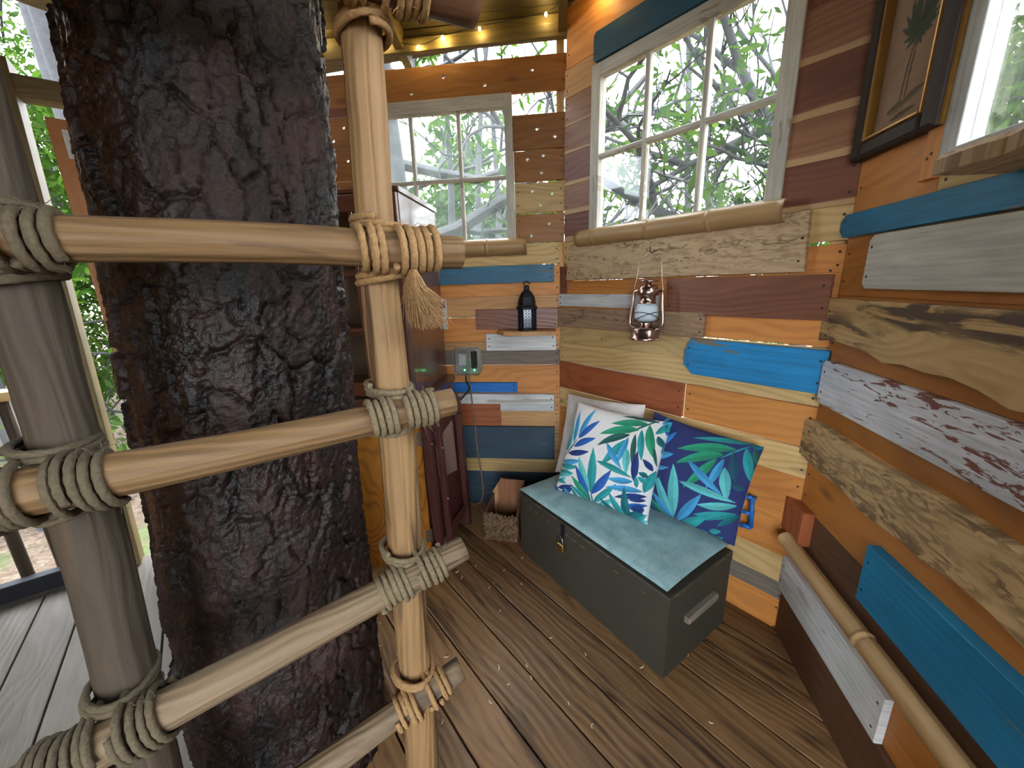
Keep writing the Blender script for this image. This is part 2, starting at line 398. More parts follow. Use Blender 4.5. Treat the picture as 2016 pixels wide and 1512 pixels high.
# fabric
def fabric(name, c, c2, scale=260):
    b = NB(name); tcx = b.n('TexCoord'); a = b.noise(tcx.outputs['Object'], scale, 2); d = b.noise(tcx.outputs['Object'], 12, 5, .5)
    b.l(b.mix(b.ramp(b.math('ADD', b.math('MULTIPLY', a, .5), b.math('MULTIPLY', d, .5)), .36, .62), lin(c2), lin(c)), b.b.inputs['Base Color'])
    b.b.inputs['Roughness'].default_value = .95; b.b.inputs['Sheen Weight'].default_value = .2; b.bump(a, .3, .002); return b.m
m_cush = fabric('teal_linen', (164, 198, 198), (112, 150, 154))
m_canvas = fabric('cream_canvas', (236, 232, 225), (214, 208, 200))
def printed(name):
    b = NB(name); at = b.n('Attribute', _attribute_name='Col'); tcx = b.n('TexCoord'); a = b.noise(tcx.outputs['Object'], 300, 2); d = b.noise(tcx.outputs['Object'], 26, 4)
    k = b.ramp(b.math('ADD', b.math('MULTIPLY', a, .4), b.math('MULTIPLY', d, .6)), .2, .8)
    b.l(b.mix(.5, at.outputs['Color'], b.mix(k, (.25, .25, .25, 1), (.75, .75, .75, 1)), 'OVERLAY'), b.b.inputs['Base Color'])
    b.b.inputs['Roughness'].default_value = .95; b.bump(a, .3, .002); return b.m
m_print = printed('palm_print_fabric')
m_art = printed('palm_print_paper')
# bark of the big pine
def bark():
    b = NB('wet_pine_bark'); tcx = b.n('TexCoord'); o = tcx.outputs['Object']
    m = b.n('VectorMath', _operation='MULTIPLY'); m.inputs[1].default_value = (1, 1, .4); b.l(o, m.inputs[0])
    n1 = b.noise(m.outputs[0], 14, 6, .6); n2 = b.noise(o, 90, 5); n3 = b.noise(m.outputs[0], 5, 4)
    c = b.mix(b.ramp(n1, .38, .62), lin((16, 12, 11)), lin((48, 31, 26)))
    c = b.mix(b.math('MULTIPLY', b.ramp(n3, .55, .68), .55), c, lin((66, 46, 38)))
    c = b.mix(b.math('MULTIPLY', b.ramp(n2, .55, .75), .5), c, lin((66, 58, 53)))
    b.l(c, b.b.inputs['Base Color'])
    b.b.inputs['Specular IOR Level'].default_value = .35
    b.l(b.math('ADD', .24, b.math('MULTIPLY', b.ramp(n3, .35, .6), .4)), b.b.inputs['Roughness']); b.bump(b.math('ADD', n2, n1), .9, .006); return b.m
m_bark = bark()
m_obark = plain('outdoor_bark', (46, 46, 48), .9, scale=18, var=.35, bump=.8)
def leafmat(name, c1, c2, tr=.5):
    b = NB(name); oi = b.n('Attribute', _attribute_name='Col'); c = b.mix(oi.outputs['Fac'], lin(c1), lin(c2))
    d = b.n('BsdfDiffuse'); t = b.n('BsdfTranslucent'); mx = b.n('MixShader'); mx.inputs[0].default_value = tr
    b.l(c, d.inputs[0]); b.l(c, t.inputs[0]); b.l(d.outputs[0], mx.inputs[1]); b.l(t.outputs[0], mx.inputs[2])
    b.l(mx.outputs[0], b.t.nodes['Material Output'].inputs[0]); return b.m
m_leaf = leafmat('fresh_leaves', (34, 60, 20), (72, 98, 34))
m_leaf2 = leafmat('pale_leaves', (48, 68, 34), (80, 98, 52))
m_leaf3 = leafmat('deep_leaves', (30, 50, 22), (56, 78, 33))
def glass(name, haze, tint=(214, 230, 226)):
    b = NB(name); tr = b.n('BsdfTransparent'); gl = b.n('BsdfGlossy', Roughness=.02); df = b.n('BsdfTranslucent'); df.inputs[0].default_value = lin(tint)
    tcx = b.n('TexCoord'); nf = b.noise(tcx.outputs['Object'], 7, 4, .5)
    m1 = b.n('MixShader'); m2 = b.n('MixShader'); fr = b.n('Fresnel', IOR=1.45)
    b.l(b.math('MULTIPLY', b.ramp(nf, .2, .75), haze), m1.inputs[0]); b.l(tr.outputs[0], m1.inputs[1]); b.l(df.outputs[0], m1.inputs[2])
    b.l(b.math('MULTIPLY', fr.outputs[0], .45), m2.inputs[0]); b.l(m1.outputs[0], m2.inputs[1]); b.l(gl.outputs[0], m2.inputs[2])
    b.l(m2.outputs[0], b.t.nodes['Material Output'].inputs[0]); return b.m
m_glass = glass('old_window_glass', .03); m_dusty = glass('dusty_window_glass', .085); m_cabglass = glass('cabinet_glass', .06); m_boxlid = glass('clear_plastic_cover', .35)
m_marble = glass('clear_marble', .25)
def ground_mat():
    b = NB('leaf_litter'); tcx = b.n('TexCoord'); v = b.n('TexVoronoi', Scale=9.0); b.l(tcx.outputs['Object'], v.inputs['Vector'])
    n1 = b.noise(tcx.outputs['Object'], .6, 4); n2 = b.noise(tcx.outputs['Object'], 25, 4)
    c = b.mix(b.ramp(v.outputs['Color'], .2, .8), lin((70, 54, 42)), lin((124, 106, 90)))
    c = b.mix(b.ramp(n2, .4, .6), c, lin((88, 70, 54))); c = b.mix(b.math('MULTIPLY', b.ramp(n1, .5, .62), .7), c, lin((66, 84, 36)))
    b.l(c, b.b.inputs['Base Color']); b.b.inputs['Roughness'].default_value = .95; b.bump(v.outputs['Distance'], .8, .03); return b.m
m_ground = ground_mat()

# ================================================================== THE SETTING
# ground far below the platform
gx, gy = np.meshgrid(np.linspace(-40, 40, 60), np.linspace(-30, 60, 60))
gz = -2.7 + .6 * vnoise(gx * .15, gy * .15, 3) + np.clip((np.hypot(gx, gy) - 12) * .05, 0, 3)
idx = np.arange(3600).reshape(60, 60)
gq = np.stack([idx[:-1, :-1], idx[:-1, 1:], idx[1:, 1:], idx[1:, :-1]], -1).reshape(-1, 4)
tag(mk('ground', np.stack([gx, gy, gz], -1).reshape(-1, 3), gq, m_ground, smooth=True), 'forest floor of dry leaves below the treehouse', kind='structure')

# --- floor: boards parallel to the bench wall
def clip_line(poly, b):
    """a-range of polygon (list of (a,b)) at height b"""
    xs = []
    for i in range(len(poly)):
        (a0, b0), (a1, b1) = poly[i], poly[(i + 1) % len(poly)]
        if (b0 - b) * (b1 - b) < 0: xs.append(a0 + (a1 - a0) * (b - b0) / (b1 - b0))
    return (min(xs), max(xs)) if len(xs) > 1 else None
def fl(x, y): v = np.array([x, y, 0]) - FL.o; return (v @ FL.d, v @ FL.k)
corner_c_end = WC.p(2.6, 0)
plat = [fl(*BC[:2]), fl(.275, 2.14), fl(-1.25, 2.33), fl(-2.0, 1.77), fl(-2.75, 1.2), fl(-2.75, -1.0), fl(-1.2, -1.6), fl(corner_c_end[0], corner_c_end[1])]
sub = MB(); sub.prism(FL, plat, -.12, -.03, 0)
floor = tag(sub.build('floor', m_darkbr), kind='structure')
bmax = max(p[1] for p in plat); b0 = -.03
edges = [-.005]
k = .712 - .148 * 5
bb = [(.712 + .148 * i) for i in range(-5, 24)]
def clip_convex(poly, win):
    ar = sum(win[i][0] * win[(i + 1) % len(win)][1] - win[(i + 1) % len(win)][0] * win[i][1] for i in range(len(win)))
    W = win if ar > 0 else win[::-1]; out = [np.array(p, float) for p in poly]
    for i in range(len(W)):
        a, b_ = np.array(W[i]), np.array(W[(i + 1) % len(W)]); e = b_ - a; inp, out = out, []
        sd = lambda p: e[0] * (p[1] - a[1]) - e[1] * (p[0] - a[0])
        for k_ in range(len(inp)):
            p, q = inp[k_ - 1], inp[k_]; dp, dq = sd(p), sd(q)
            if dp * dq < 0: out.append(p + (q - p) * dp / (dp - dq))
            if dq >= 0: out.append(q)
    return out
for i, b in enumerate(bb):
    pl = clip_convex([(-9, b + .003), (9, b + .003), (9, b + .145), (-9, b + .145)], plat)
    if len(pl) < 3: continue
    w_ = max(p[1] for p in pl) - min(p[1] for p in pl)
    if w_ < .01: continue
    mb = MB(); mb.prism(FL, pl, -.028, 0.0, .002); mb.build('floor_plank', m_floor if b < 1.4 else m_deck, floor)

# --- walls
class Nails:
    def __init__(s): s.mb = MB()
    def at(s, fr, a, b, c, r=.0042):
        V = [fr.p(a + r * math.cos(t), b + r * math.sin(t), c + .0008) for t in np.linspace(0, 2 * math.pi, 7)[:-1]]
        s.mb.add(V, [tuple(range(6))])
def board(wall, fr, a0, a1, b0, b1, mat, c=.0, t=.019, name='plank', poly=None, holes=(), nails=None, ch=.0015, ends=(1, 1), label=None):
    poly = poly or [(a0, b0), (a1, b0), (a1, b1), (a0, b1)]
    mb = MB(); mb.prism(fr, poly, c - t, c, ch, holes); o = mb.build(name, mat, wall)
    if label: o['label'] = label
    if nails is not None:
        h = b1 - b0
        for e, a, sgn in ((ends[0], a0, 1), (ends[1], a1, -1)):
            if e:
                for q in ((.25, .75) if h > .05 else (.5,)):
                    nails.at(fr, a + sgn * (.014 + .006 * random.random()), b0 + h * (q + .06 * (random.random() - .5)), c)
    for (ha, hb, hr) in holes:
        marble_spots.append((o, fr.p(ha, hb, c - t / 2), hr))
    return o
marble_spots = []
def studs(name, fr, As, z0, z1, rails=()):
    mb = MB()
    for a in As: mb.box(fr, a - .019, a + .019, z0, z1, -.11, -.0195, 0)
    for (a0, a1, b) in rails: mb.box(fr, a0, a1, b - .02, b + .02, -.11, -.0195, 0)
    return tag(mb.build(name, m_treat), kind='structure')
def chamfer(a0, a1, b0, b1, k, sides='lr'):
    P = []
    P += [(a0 + k, b0), (a0, b0 + k)][::-1] if 'l' in sides else [(a0, b0)]
    P += [(a1 - k, b0), (a1, b0 + k)] if 'r' in sides else [(a1, b0)]
    P += [(a1, b1 - k), (a1 - k, b1)] if 'r' in sides else [(a1, b1)]
    P += [(a0 + k, b1), (a0, b1 - k)] if 'l' in sides else [(a0, b1)]
    return P

# wall A (left of the corner, window, outlet)
wa = studs('wall_left', WA, [.0, 1.05, 1.55], -.1, 2.6); NA = Nails()
A = lambda *a, **k: board(wa, WA, *a, nails=NA, **k)
hr = .0085
A(0, 1.5, 1.4475, 1.553, m_treat); A(0, 1.5, 1.2855, 1.443, m_orange); A(.0, 1.5, 1.1745, 1.285, m_tan)
A(.0, 1.5, 1.036, 1.1695, m_orange); A(0, 1.5, .986, 1.0355, m_tan); A(0, 1.5, .8985, .9855, m_grey)
A(0, 1.5, .7295, .8945, m_orange); A(0, 1.5, .6255, .729, m_tan); A(0, 1.5, .5255, .625, m_tan); A(0, 1.5, .3155, .525, m_tan)
A(0, 1.5, .2205, .315, m_treat); A(0, 1.5, -.04, .22, m_navy)
A(.031, .69, 1.354, 1.4445, m_blue2, c=.019, name='board'); A(.012, .468, 1.105, 1.216, m_maroon, c=.019, name='board')
A(.02, .415, .984, 1.08, m_white, c=.020, name='board'); A(.245, .63, .737, .796, m_sky, c=.019, name='board')
A(.033, .60, .624, .7265, m_white, c=.019, name='board'); A(.348, .62, .531, .668, m_redbrown, c=.024, name='board')
A(.03, .75, .3165, .524, m_navy, c=.019, name='board'); A(.636, .662, 1.11, 1.278, m_distress, c=.019, name='board')
# beside the window, with marbles set in drilled holes
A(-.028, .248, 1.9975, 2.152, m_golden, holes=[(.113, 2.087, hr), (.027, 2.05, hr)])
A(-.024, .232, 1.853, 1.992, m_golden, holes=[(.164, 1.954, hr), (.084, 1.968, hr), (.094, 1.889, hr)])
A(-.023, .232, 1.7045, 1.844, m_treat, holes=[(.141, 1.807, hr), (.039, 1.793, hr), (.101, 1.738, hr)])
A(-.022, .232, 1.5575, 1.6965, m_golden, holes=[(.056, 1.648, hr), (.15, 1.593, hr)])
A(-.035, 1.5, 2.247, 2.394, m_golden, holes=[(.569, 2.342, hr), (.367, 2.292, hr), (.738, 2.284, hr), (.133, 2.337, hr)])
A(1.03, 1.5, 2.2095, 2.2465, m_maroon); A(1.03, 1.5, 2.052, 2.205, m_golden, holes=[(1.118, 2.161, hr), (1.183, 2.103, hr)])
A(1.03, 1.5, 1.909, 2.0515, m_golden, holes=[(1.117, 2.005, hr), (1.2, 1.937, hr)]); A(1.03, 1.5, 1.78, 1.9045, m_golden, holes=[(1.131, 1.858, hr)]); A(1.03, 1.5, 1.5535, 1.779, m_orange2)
tag(NA.mb.build('nails', m_nail, wa), kind='stuff')

# wall B (the bench wall)
wb = studs('wall_back', WB, [.03, 1.13], -.1, 2.5); NBk = Nails()
Bd = lambda *a, **k: board(wb, WB, *a, nails=NBk, **k)
Bd(0, 1.15, 2.3105, 2.53, m_orange)
for (z0, z1, m) in ((2.1925, 2.31, m_tan), (2.075, 2.192, m_cedar), (1.9565, 2.0745, m_cedar), (1.8125, 1.956, m_cedardk), (1.6805, 1.812, m_cedar), (1.5475, 1.68, m_cedardk)):
    Bd(.985, 1.158, z0, z1, m, ends=(0, 1))
for (z0, z1, m) in ((2.1, 2.31, m_cedardk), (1.9555, 2.0995, m_cedar), (1.8075, 1.955, m_cedardk), (1.6825, 1.807, m_cedar), (1.5475, 1.682, m_cedardk)):
    Bd(.0, .195, z0, z1, m, ends=(1, 0))
Bd(.19, .985, 2.2595, 2.31, m_tan, ends=(0, 0))
Bd(.0, 1.165, 1.4475, 1.547, m_treat); Bd(.0, 1.165, 1.3555, 1.4365, m_orange); Bd(.0, 1.18, 1.2255, 1.355, m_orange)
Bd(.0, 1.185, 1.1225, 1.225, m_orange); Bd(.0, 1.185, 1.0285, 1.1165, m_treat); Bd(.0, 1.185, .9215, 1.028, m_treat)
Bd(.0, .452, .7705, .919, m_orange); Bd(.46, 1.185, .7705, .919, m_redbrown, c=.006)
Bd(.0, 1.185, .6555, .7655, m_treat); Bd(.0, 1.185, .5, .655, m_orange); Bd(.0, 1.185, .3235, .4995, m_orange)
Bd(.0, 1.185, .2075, .323, m_treat); Bd(.0, 1.185, .1325, .207, m_grey); Bd(.0, 1.185, -.04, .132, m_orange)
Bd(.095, 1.115, 1.359, 1.5, m_weather, c=.025, t=.024, name='board', poly=[(.092, 1.359), (1.122, 1.359), (1.097, 1.531), (.1, 1.543)])
Bd(.016, .556, 1.208, 1.3495, m_maroon, c=.021, name='board'); Bd(1.128, 1.184, 1.292, 1.43, m_maroon, c=.006, t=.006, name='board')
Bd(.60, 1.18, 1.2265, 1.288, m_white, c=.019, name='board')
Bd(.392, 1.2, 1.119, 1.2185, m_drift, c=.022, t=.022, name='board', poly=chamfer(.392, 1.2, 1.119, 1.2185, .012))
Bd(-.008, .46, .97, 1.114, m_blue, c=.021, name='board', poly=[(-.008, .97), (.424, .97), (.46, 1.006), (.46, 1.066), (.44, 1.114), (-.008, 1.114)])
Bd(.2, .973, 2.262, 2.372, m_teal, c=.021, name='board', poly=chamfer(.15, .973, 2.262, 2.372, .012, 'r'))
for (a, b) in ((.03, 1.36), (.2, 1.22), (.36, 1.03), (.12, 1.04), (.3, 1.08), (.9, 1.07)): NBk.at(WB, a, b, .0, .004)
tag(NBk.mb.build('nails', m_nail, wb), kind='stuff')
# corner post between the bench wall and the right wall
pst = MB(); pst.box(WB, -.045, .0, -.05, 2.5, -.1, .002, .002)
tag(pst.build('trim_1', m_grey), 'grey brown corner post right of the bench wall', kind='structure')

# wall C (right)
wc = studs('wall_right', WC, [.06, 1.3, 2.4], -.1, 2.5); NC = Nails()
Cd = lambda *a, **k: board(wc, WC, *a, nails=NC, **k)
CE = 2.5
Cd(.0, .288, 1.52, 1.76, m_orange); Cd(.0, .288, 1.7605, 1.95, m_orange2); Cd(.0, .288, 1.9505, 2.15, m_maroon); Cd(.0, CE, 2.1505, 2.5, m_orange2)
Cd(.245, .288, 1.55, 1.74, m_orange, c=.012, t=.012, name='board'); Cd(.245, .288, 1.741, 1.87, m_maroon, c=.012, t=.012, name='board'); Cd(.245, .288, 1.871, 2.15, m_orange2, c=.012, t=.012, name='board')
Cd(1.3, CE, 1.56, 2.15, m_orange); Cd(.288, CE, 1.5205, 1.56, m_treat); Cd(0, CE, 1.4505, 1.5195, m_treat)
Cd(0, CE, 1.2855, 1.45, m_orange2); Cd(0, CE, 1.0855, 1.285, m_orange2); Cd(0, CE, .88, 1.085, m_orange2); Cd(0, CE, .73, .8795, m_orange)
Cd(0, CE, .565, .7295, m_orange2); Cd(0, CE, .4, .5645, m_darkbr); Cd(0, CE, .187, .3995, m_orange2); Cd(0, CE, -.04, .1865, m_darkbr, c=.012, t=.03)
Cd(-.015, CE, 1.4525, 1.5165, m_blueC, c=.02, name='board', poly=chamfer(-.015, CE, 1.4525, 1.5165, .02, 'l'))
Cd(.135, CE, 1.3085, 1.4465, m_greyw, c=.022, name='board', poly=chamfer(.135, CE, 1.3085, 1.4465, .014, 'l'))
live = [(-.03, 1.278), (-.03, 1.14)] + [(s, 1.145 - .028 * max(0, min(1, (s - .2) / .4)) + .008 * math.sin(s * 17) + .005 * math.sin(s * 41)) for s in np.linspace(.02, CE, 40)] + [(CE, 1.278)]
Cd(0, CE, 1.13, 1.278, m_spalt, c=.024, t=.024, name='board', poly=live[::-1])
Cd(.02, CE, .947, 1.086, m_distress, c=.02, name='board', poly=chamfer(.02, CE, .947, 1.086, .012, 'l'))
live2 = [(-.028, .86), (-.04, .8), (-.03, .748)] + [(s, .735 + .007 * math.sin(s * 13) + .005 * math.sin(s * 31 + 1)) for s in np.linspace(.03, CE, 36)] + [(CE, .882)] + [(s, .881 + .005 * math.sin(s * 11 + 2)) for s in np.linspace(CE - .1, .05, 26)] + [(-.01, .876)]
Cd(0, CE, .74, .88, m_live, c=.024, t=.024, name='board', poly=live2)
Cd(-.03, .09, .447, .572, m_redbrown, c=.036, t=.036, name='board', ends=(0, 0)); Cd(.37, CE, .499, .664, m_blueC, c=.03, t=.03, name='board')
Cd(-.016, .517, .189, .334, m_white, c=.02, name='board')
tag(NC.mb.build('nails', m_nail, wc), kind='stuff')

# unseen walls behind the camera, added to cut and steer the daylight
for nm, P0, P1 in (('unseen_wall_front', WC.p(2.5, 0), np.array([-1.2, -1.6, 0])), ('unseen_wall_side', np.array([-1.2, -1.6, 0]), np.array([-2.5, -.75, 0])), ('unseen_wall_entry', np.array([-2.5, -.75, 0]), WD.p(-.55, 0))):
    yw = math.degrees(math.atan2(*(P1 - P0)[:2])); WR = Frame(yw, P0); WL_ = float(np.linalg.norm(P1 - P0))
    if (EYE - P0) @ WR.n < 0: WR.n = -WR.n
    wr_ = studs(nm, WR, [.04, WL_ / 2, WL_ - .04], -.1, 2.6)
    for i in range(21):
        a0_ = 1.35 if nm == 'unseen_wall_front' and 2 <= i <= 11 else 0      # a wide opening above low boards, shaped for the light it lets in
        board(wr_, WR, a0_, WL_, -.04 + .17 * i, .1295 + .17 * i, (m_orange, m_treat, m_tan, m_orange2)[(i * 3) % 4])

# marbles pressed into the drilled holes: a part of their plank
sphere = None
for (o, P, r) in marble_spots:
    if sphere is None:
        mbm = MB(); mbm.lathe((0, 0, 0), [(.0005, -r), (r * .7, -r * .7), (r, 0), (r * .7, r * .7), (.0005, r)], 10)
        sphere = mbm.build('marble', m_marble, o, smooth=True)
        sphere.location = P - WLOC[o.name]; WLOC[sphere.name] = np.array(P)
    else: shared('marble', sphere, P, o)

# --- windows
def window(name, fr, a0, a1, z0, z1, fw, cols, rows, g, label, c=.012, mats=m_frame, gl=m_glass, fws=None):
    """frame outer a0..a1, z0..z1; fw frame widths (left,right,bottom,top); cols/rows muntin centres"""
    fl_, fr_, fb, ft = fw
    mb = MB()
    mb.box(fr, a0, a0 + fl_, z0, z1, c - .045, c); mb.box(fr, a1 - fr_, a1, z0, z1, c - .045, c)
    mb.box(fr, a0 + fl_, a1 - fr_, z0, z0 + fb, c - .045, c); mb.box(fr, a0 + fl_, a1 - fr_, z1 - ft, z1, c - .045, c)
    w = tag(mb.build(name, mats), label, kind='structure')
    ia0, ia1, iz0, iz1 = a0 + fl_, a1 - fr_, z0 + fb, z1 - ft
    for q in cols: m = MB(); m.box(fr, q - g / 2, q + g / 2, iz0, iz1, c - .035, c - .006, .004); m.build('muntin', mats, w)
    for q in rows: m = MB(); m.box(fr, ia0, ia1, q - g / 2, q + g / 2, c - .034, c - .007, .004); m.build('muntin', mats, w)
    ca = [ia0] + list(cols) + [ia1]; rz = [iz0] + list(rows) + [iz1]
    for i in range(len(ca) - 1):
        for j in range(len(rz) - 1):
            m = MB(); m.box(fr, ca[i], ca[i + 1], rz[j], rz[j + 1], c - .024, c - .021, 0); m.build('pane', gl, w)
    return w
window('window_1', WA, .235, 1.03, 1.53, 2.247, (.04, .04, .03, .058), (.509, .757), (1.879,), .018, 'cream framed six pane window with dusty glass left of the corner', gl=m_dusty)
window('window_2', WB, .19, .988, 1.55, 2.26, (.05, .048, .045, .05), (.474, .713), (1.898,), .02, 'cream framed six pane window above the hanging lantern')
window('window_3', WC, .288, 1.3, 1.56, 2.15, (.042, .05, .04, .04), (.8,), (), .03, 'white framed window behind the live edge shelf on the right wall', mats=paint('white_sash_paint', (214, 218, 214), (150, 150, 140), .0))

# --- bamboo sills and rail (each a split or whole culm)
def culm(name, fr, a0, a1, z, c, r, half, label, cat, nodes, tilt=0.0):
    n = 40; k = 14; V = []; U = []; Fc = []
    ts = np.sort(np.concatenate([np.linspace(a0, a1, 40)] + [np.linspace(q - .02, q + .025, 16) for q in nodes])); n = len(ts); rr = np.full(n, r)
    for q in nodes: rr += .0034 * np.exp(-((ts - q) / .005) ** 2) - .0016 * np.exp(-((ts - q - .012) / .005) ** 2)
    ang = np.linspace(-.15, math.pi + .15, k) if half else np.linspace(0, 2 * math.pi, k + 1)
    for s in (1, .82):
        for i, a in enumerate(ts):
            for t in ang:
                V.append(fr.p(a, z + tilt * (a - a0) + rr[i] * s * math.cos(t) * 1.0, c + rr[i] * s * math.sin(t))); U.append((a - a0, t * r))
    kk = len(ang); N1 = n * kk
    for off, flp in ((0, 1), (N1, -1)):
        for i in range(n - 1):
            for j in range(kk - 1):
                q = (off + i * kk + j, off + i * kk + j + 1, off + (i + 1) * kk + j + 1, off + (i + 1) * kk + j); Fc.append(q if flp > 0 else q[::-1])
    for i in (0, n - 1):
        for j in range(kk - 1): Fc.append((i * kk + j, i * kk + j + 1, N1 + i * kk + j + 1, N1 + i * kk + j))
    if half:
        for j in (0, kk - 1):
            for i in range(n - 1): Fc.append((i * kk + j, (i + 1) * kk + j, N1 + (i + 1) * kk + j, N1 + i * kk + j))
    return tag(mk(name, V, Fc, m_bamboo, None, U, True), label, cat)
culm('bamboo_sill', WA, .174, 1.06, 1.54, .014, .043, True, 'split bamboo sill under the dusty window left of the corner', 'window sill', (.385, .78))
culm('bamboo_sill', WB, .165, 1.035, 1.552, .028, .037, True, 'split bamboo sill under the large window of the bench wall', 'window sill', (.40, .65, .93))
culm('bamboo_rail', WC, .035, 2.4, .436, .046, .026, False, 'long bamboo pole running low along the right wall', 'bamboo pole', (.45, .95, 1.5, 2.0), 0)

# --- roof: beams above the left wall, sloping boards
cl = MB()
def roofz(b): return 2.545 + .22 * b          # b metres from wall A into the room
RO = Frame(-83.12, (.275, 2.14, 0))
for a, b0_, b1_ in ((-.62, .78, 3.3), (-.03, .0, 3.4), (.75, -.1, 3.5), (1.4, -.1, 3.5)):
    V = [RO.p(a + da, roofz(b) - .09 * (1 - h) - .003, b) for b in (b0_, b1_) for da in (0, .04) for h in (0, 1)]
    cl.add(V, [(0, 1, 3, 2), (4, 6, 7, 5), (0, 4, 5, 1), (2, 3, 7, 6), (1, 5, 7, 3), (0, 2, 6, 4)])
ceil = tag(cl.build('ceiling', m_olive), 'sloping board roof with olive rafters', kind='structure')
RS = Frame(-83.12, (.275, 2.14, 2.545)); sl = math.atan(.22); RS.k = RO.n * math.cos(sl) + np.array([0, 0, 1]) * math.sin(sl); RS.n = -np.cross(RS.d, RS.k)
if RS.n[2] > 0: RS.n = -RS.n
roof = []
for P in (BC + .06 * (-WC.n - WB.n), np.array([.275, 2.14, 0]) - .06 * (WB.n + WA.n), np.array([-1.4, 2.58, 0]), np.array([-2.2, 2.04, 0]), np.array([-2.9, 1.5, 0]), np.array([-2.65, -.8, 0]), np.array([-1.2, -1.75, 0]), WC.p(2.65, 0, -.06)):
    v = np.array(P) - RO.o; roof.append((v @ RO.d, (v @ RO.n) / math.cos(sl)))
for i in range(30):
    pl = clip_convex([(-9, -.25 + .15 * i), (9, -.25 + .15 * i), (9, -.102 + .15 * i), (-9, -.102 + .15 * i)], roof)
    if len(pl) < 3: continue
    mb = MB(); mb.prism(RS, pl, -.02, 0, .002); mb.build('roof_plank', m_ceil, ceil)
for (z0, z1, c, nm) in ((2.444, 2.4985, .03, 'soffit_board'), (2.499, 2.542, .012, 'soffit_board')):
    mb = MB(); mb.box(WA, -.035, 1.55, z0, z1, c - .03, c); mb.build(nm, m_olive, ceil)
for wl_, a0_, a1_ in ((WC, -.03, 2.5),):
    mb = MB(); mb.box(wl_, a0_, a1_, 2.5, 2.95, -.03, -.01); mb.build('soffit_board', m_olive, ceil)
mb = MB(); mb.box(WB, -.03, 1.2, 2.53, 2.9, -.03, -.005); mb.build('soffit_board', m_orange, ceil)

# --- door side (far left): post, header, door, railing
mb = MB(); tp = WD.at(28, 212); bt = WD.at(258, 1110)
def leanpost(a_top, a_bot, w, c0, c1, z1, z0=-.02):
    m = MB(); m.prism(WD, [(a_bot - w, z0), (a_bot, z0), (a_top, z1), (a_top - w, z1)], c0, c1, .002); return m
jamb = tag(leanpost(.07, .0, .045, -.06, .05, 2.25).build('trim_2', m_olive), 'olive timber door post at the open left side', kind='structure')
leanpost(.022, -.047, .05, -.04, .03, 2.25).build('post_board', m_treat, jamb)
mb = MB(); mb.box(WD, -.9, 1.0, 2.125, 2.2, -.05, .04, .002); tag(mb.build('trim_3', m_olive), 'horizontal timber above the doorway beside the tree trunk', kind='structure')
mb = MB(); mb.box(WD, .93, 1.0, -.02, 2.13, -.06, .03, .002); tag(mb.build('trim_4', m_olive), 'timber post where the doorway meets the left wall', kind='structure')
# door, a little ajar
th = math.radians(53 - 6); DR = Frame(53, WD.p(.93, 0, -.07)); DR.d = -np.array([math.sin(th), math.cos(th), 0]); DR.n = WD.n
DW = .815
mb = MB(); mb.box(DR, DW - .1, DW, .03, 2.07, -.035, 0, .002); mb.box(DR, 0, .1, .03, 2.07, -.035, 0, .002)
mb.box(DR, .1, DW - .1, 1.97, 2.07, -.035, 0, .002); mb.box(DR, .1, DW - .1, 1.02, 1.14, -.035, 0, .002); mb.box(DR, .1, DW - .1, .03, .2, -.035, 0, .002)
door = tag(mb.build('door_1', m_orange2), 'orange wood door with dark framed glass standing ajar past the trunk', kind='structure')
mb = MB(); mb.box(DR, .1, DW - .1, .2, 1.02, -.025, -.012, .002); mb.build('door_panel', m_orange2, door)
mb = MB()
for (a0, a1, b0_, b1) in ((.09, .135, 1.14, 1.99), (DW - .135, DW - .09, 1.14, 1.99), (.135, DW - .135, 1.945, 1.99), (.135, DW - .135, 1.13, 1.175)): mb.box(DR, a0, a1, b0_, b1, -.02, .014, .004)
mb.build('glass_frame', m_iron, door)
mb = MB(); mb.box(DR, .135, DW - .135, 1.175, 1.945, -.012, -.009, 0); mb.build('pane', m_glass, door)
mb = MB(); mb.box(DR, DW - .12, DW - .04, 2.01, 2.03, 0, .003, 0); mb.box(DR, DW - .06, DW - .04, 1.92, 2.01, 0, .003, 0); mb.build('corner_brace', m_white, door)
mb = MB(); mb.prism(DR, [(DW - .14, 1.2), (DW - .085, 1.2), (DW - .09, 1.1), (DW - .1, 1.05), (DW - .135, 1.0), (DW - .16, 1.02)], .0, .035, .006); mb.build('carved_bracket', m_mahog, door)
mb = MB(); mb.prism(DR, chamfer(DW - .12, DW - .01, .985, 1.025, .006), .0, .02, .003); mb.build('latch', m_greyw, door)
# railing
rail = empty('railing', WD.p(-.45, 0, 0), 'low wooden railing with round balusters at the left edge', 'railing')
mb = MB(); mb.box(WD, -1.2, -.05, .01, .09, -.02, .03, .003); mb.build('bottom_rail', m_iron, rail)
mb = MB(); mb.box(WD, -1.2, -.05, .93, .97, -.06, .04, .003); mb.build('top_rail', m_treat, rail)
for i in range(9):
    a = -.16 - .115 * i; mb = MB(); mb.tube([WD.p(a, .05, -.05), WD.p(a, .94, -.05)], .022, 10); mb.build('baluster', m_postgrey, rail, True)

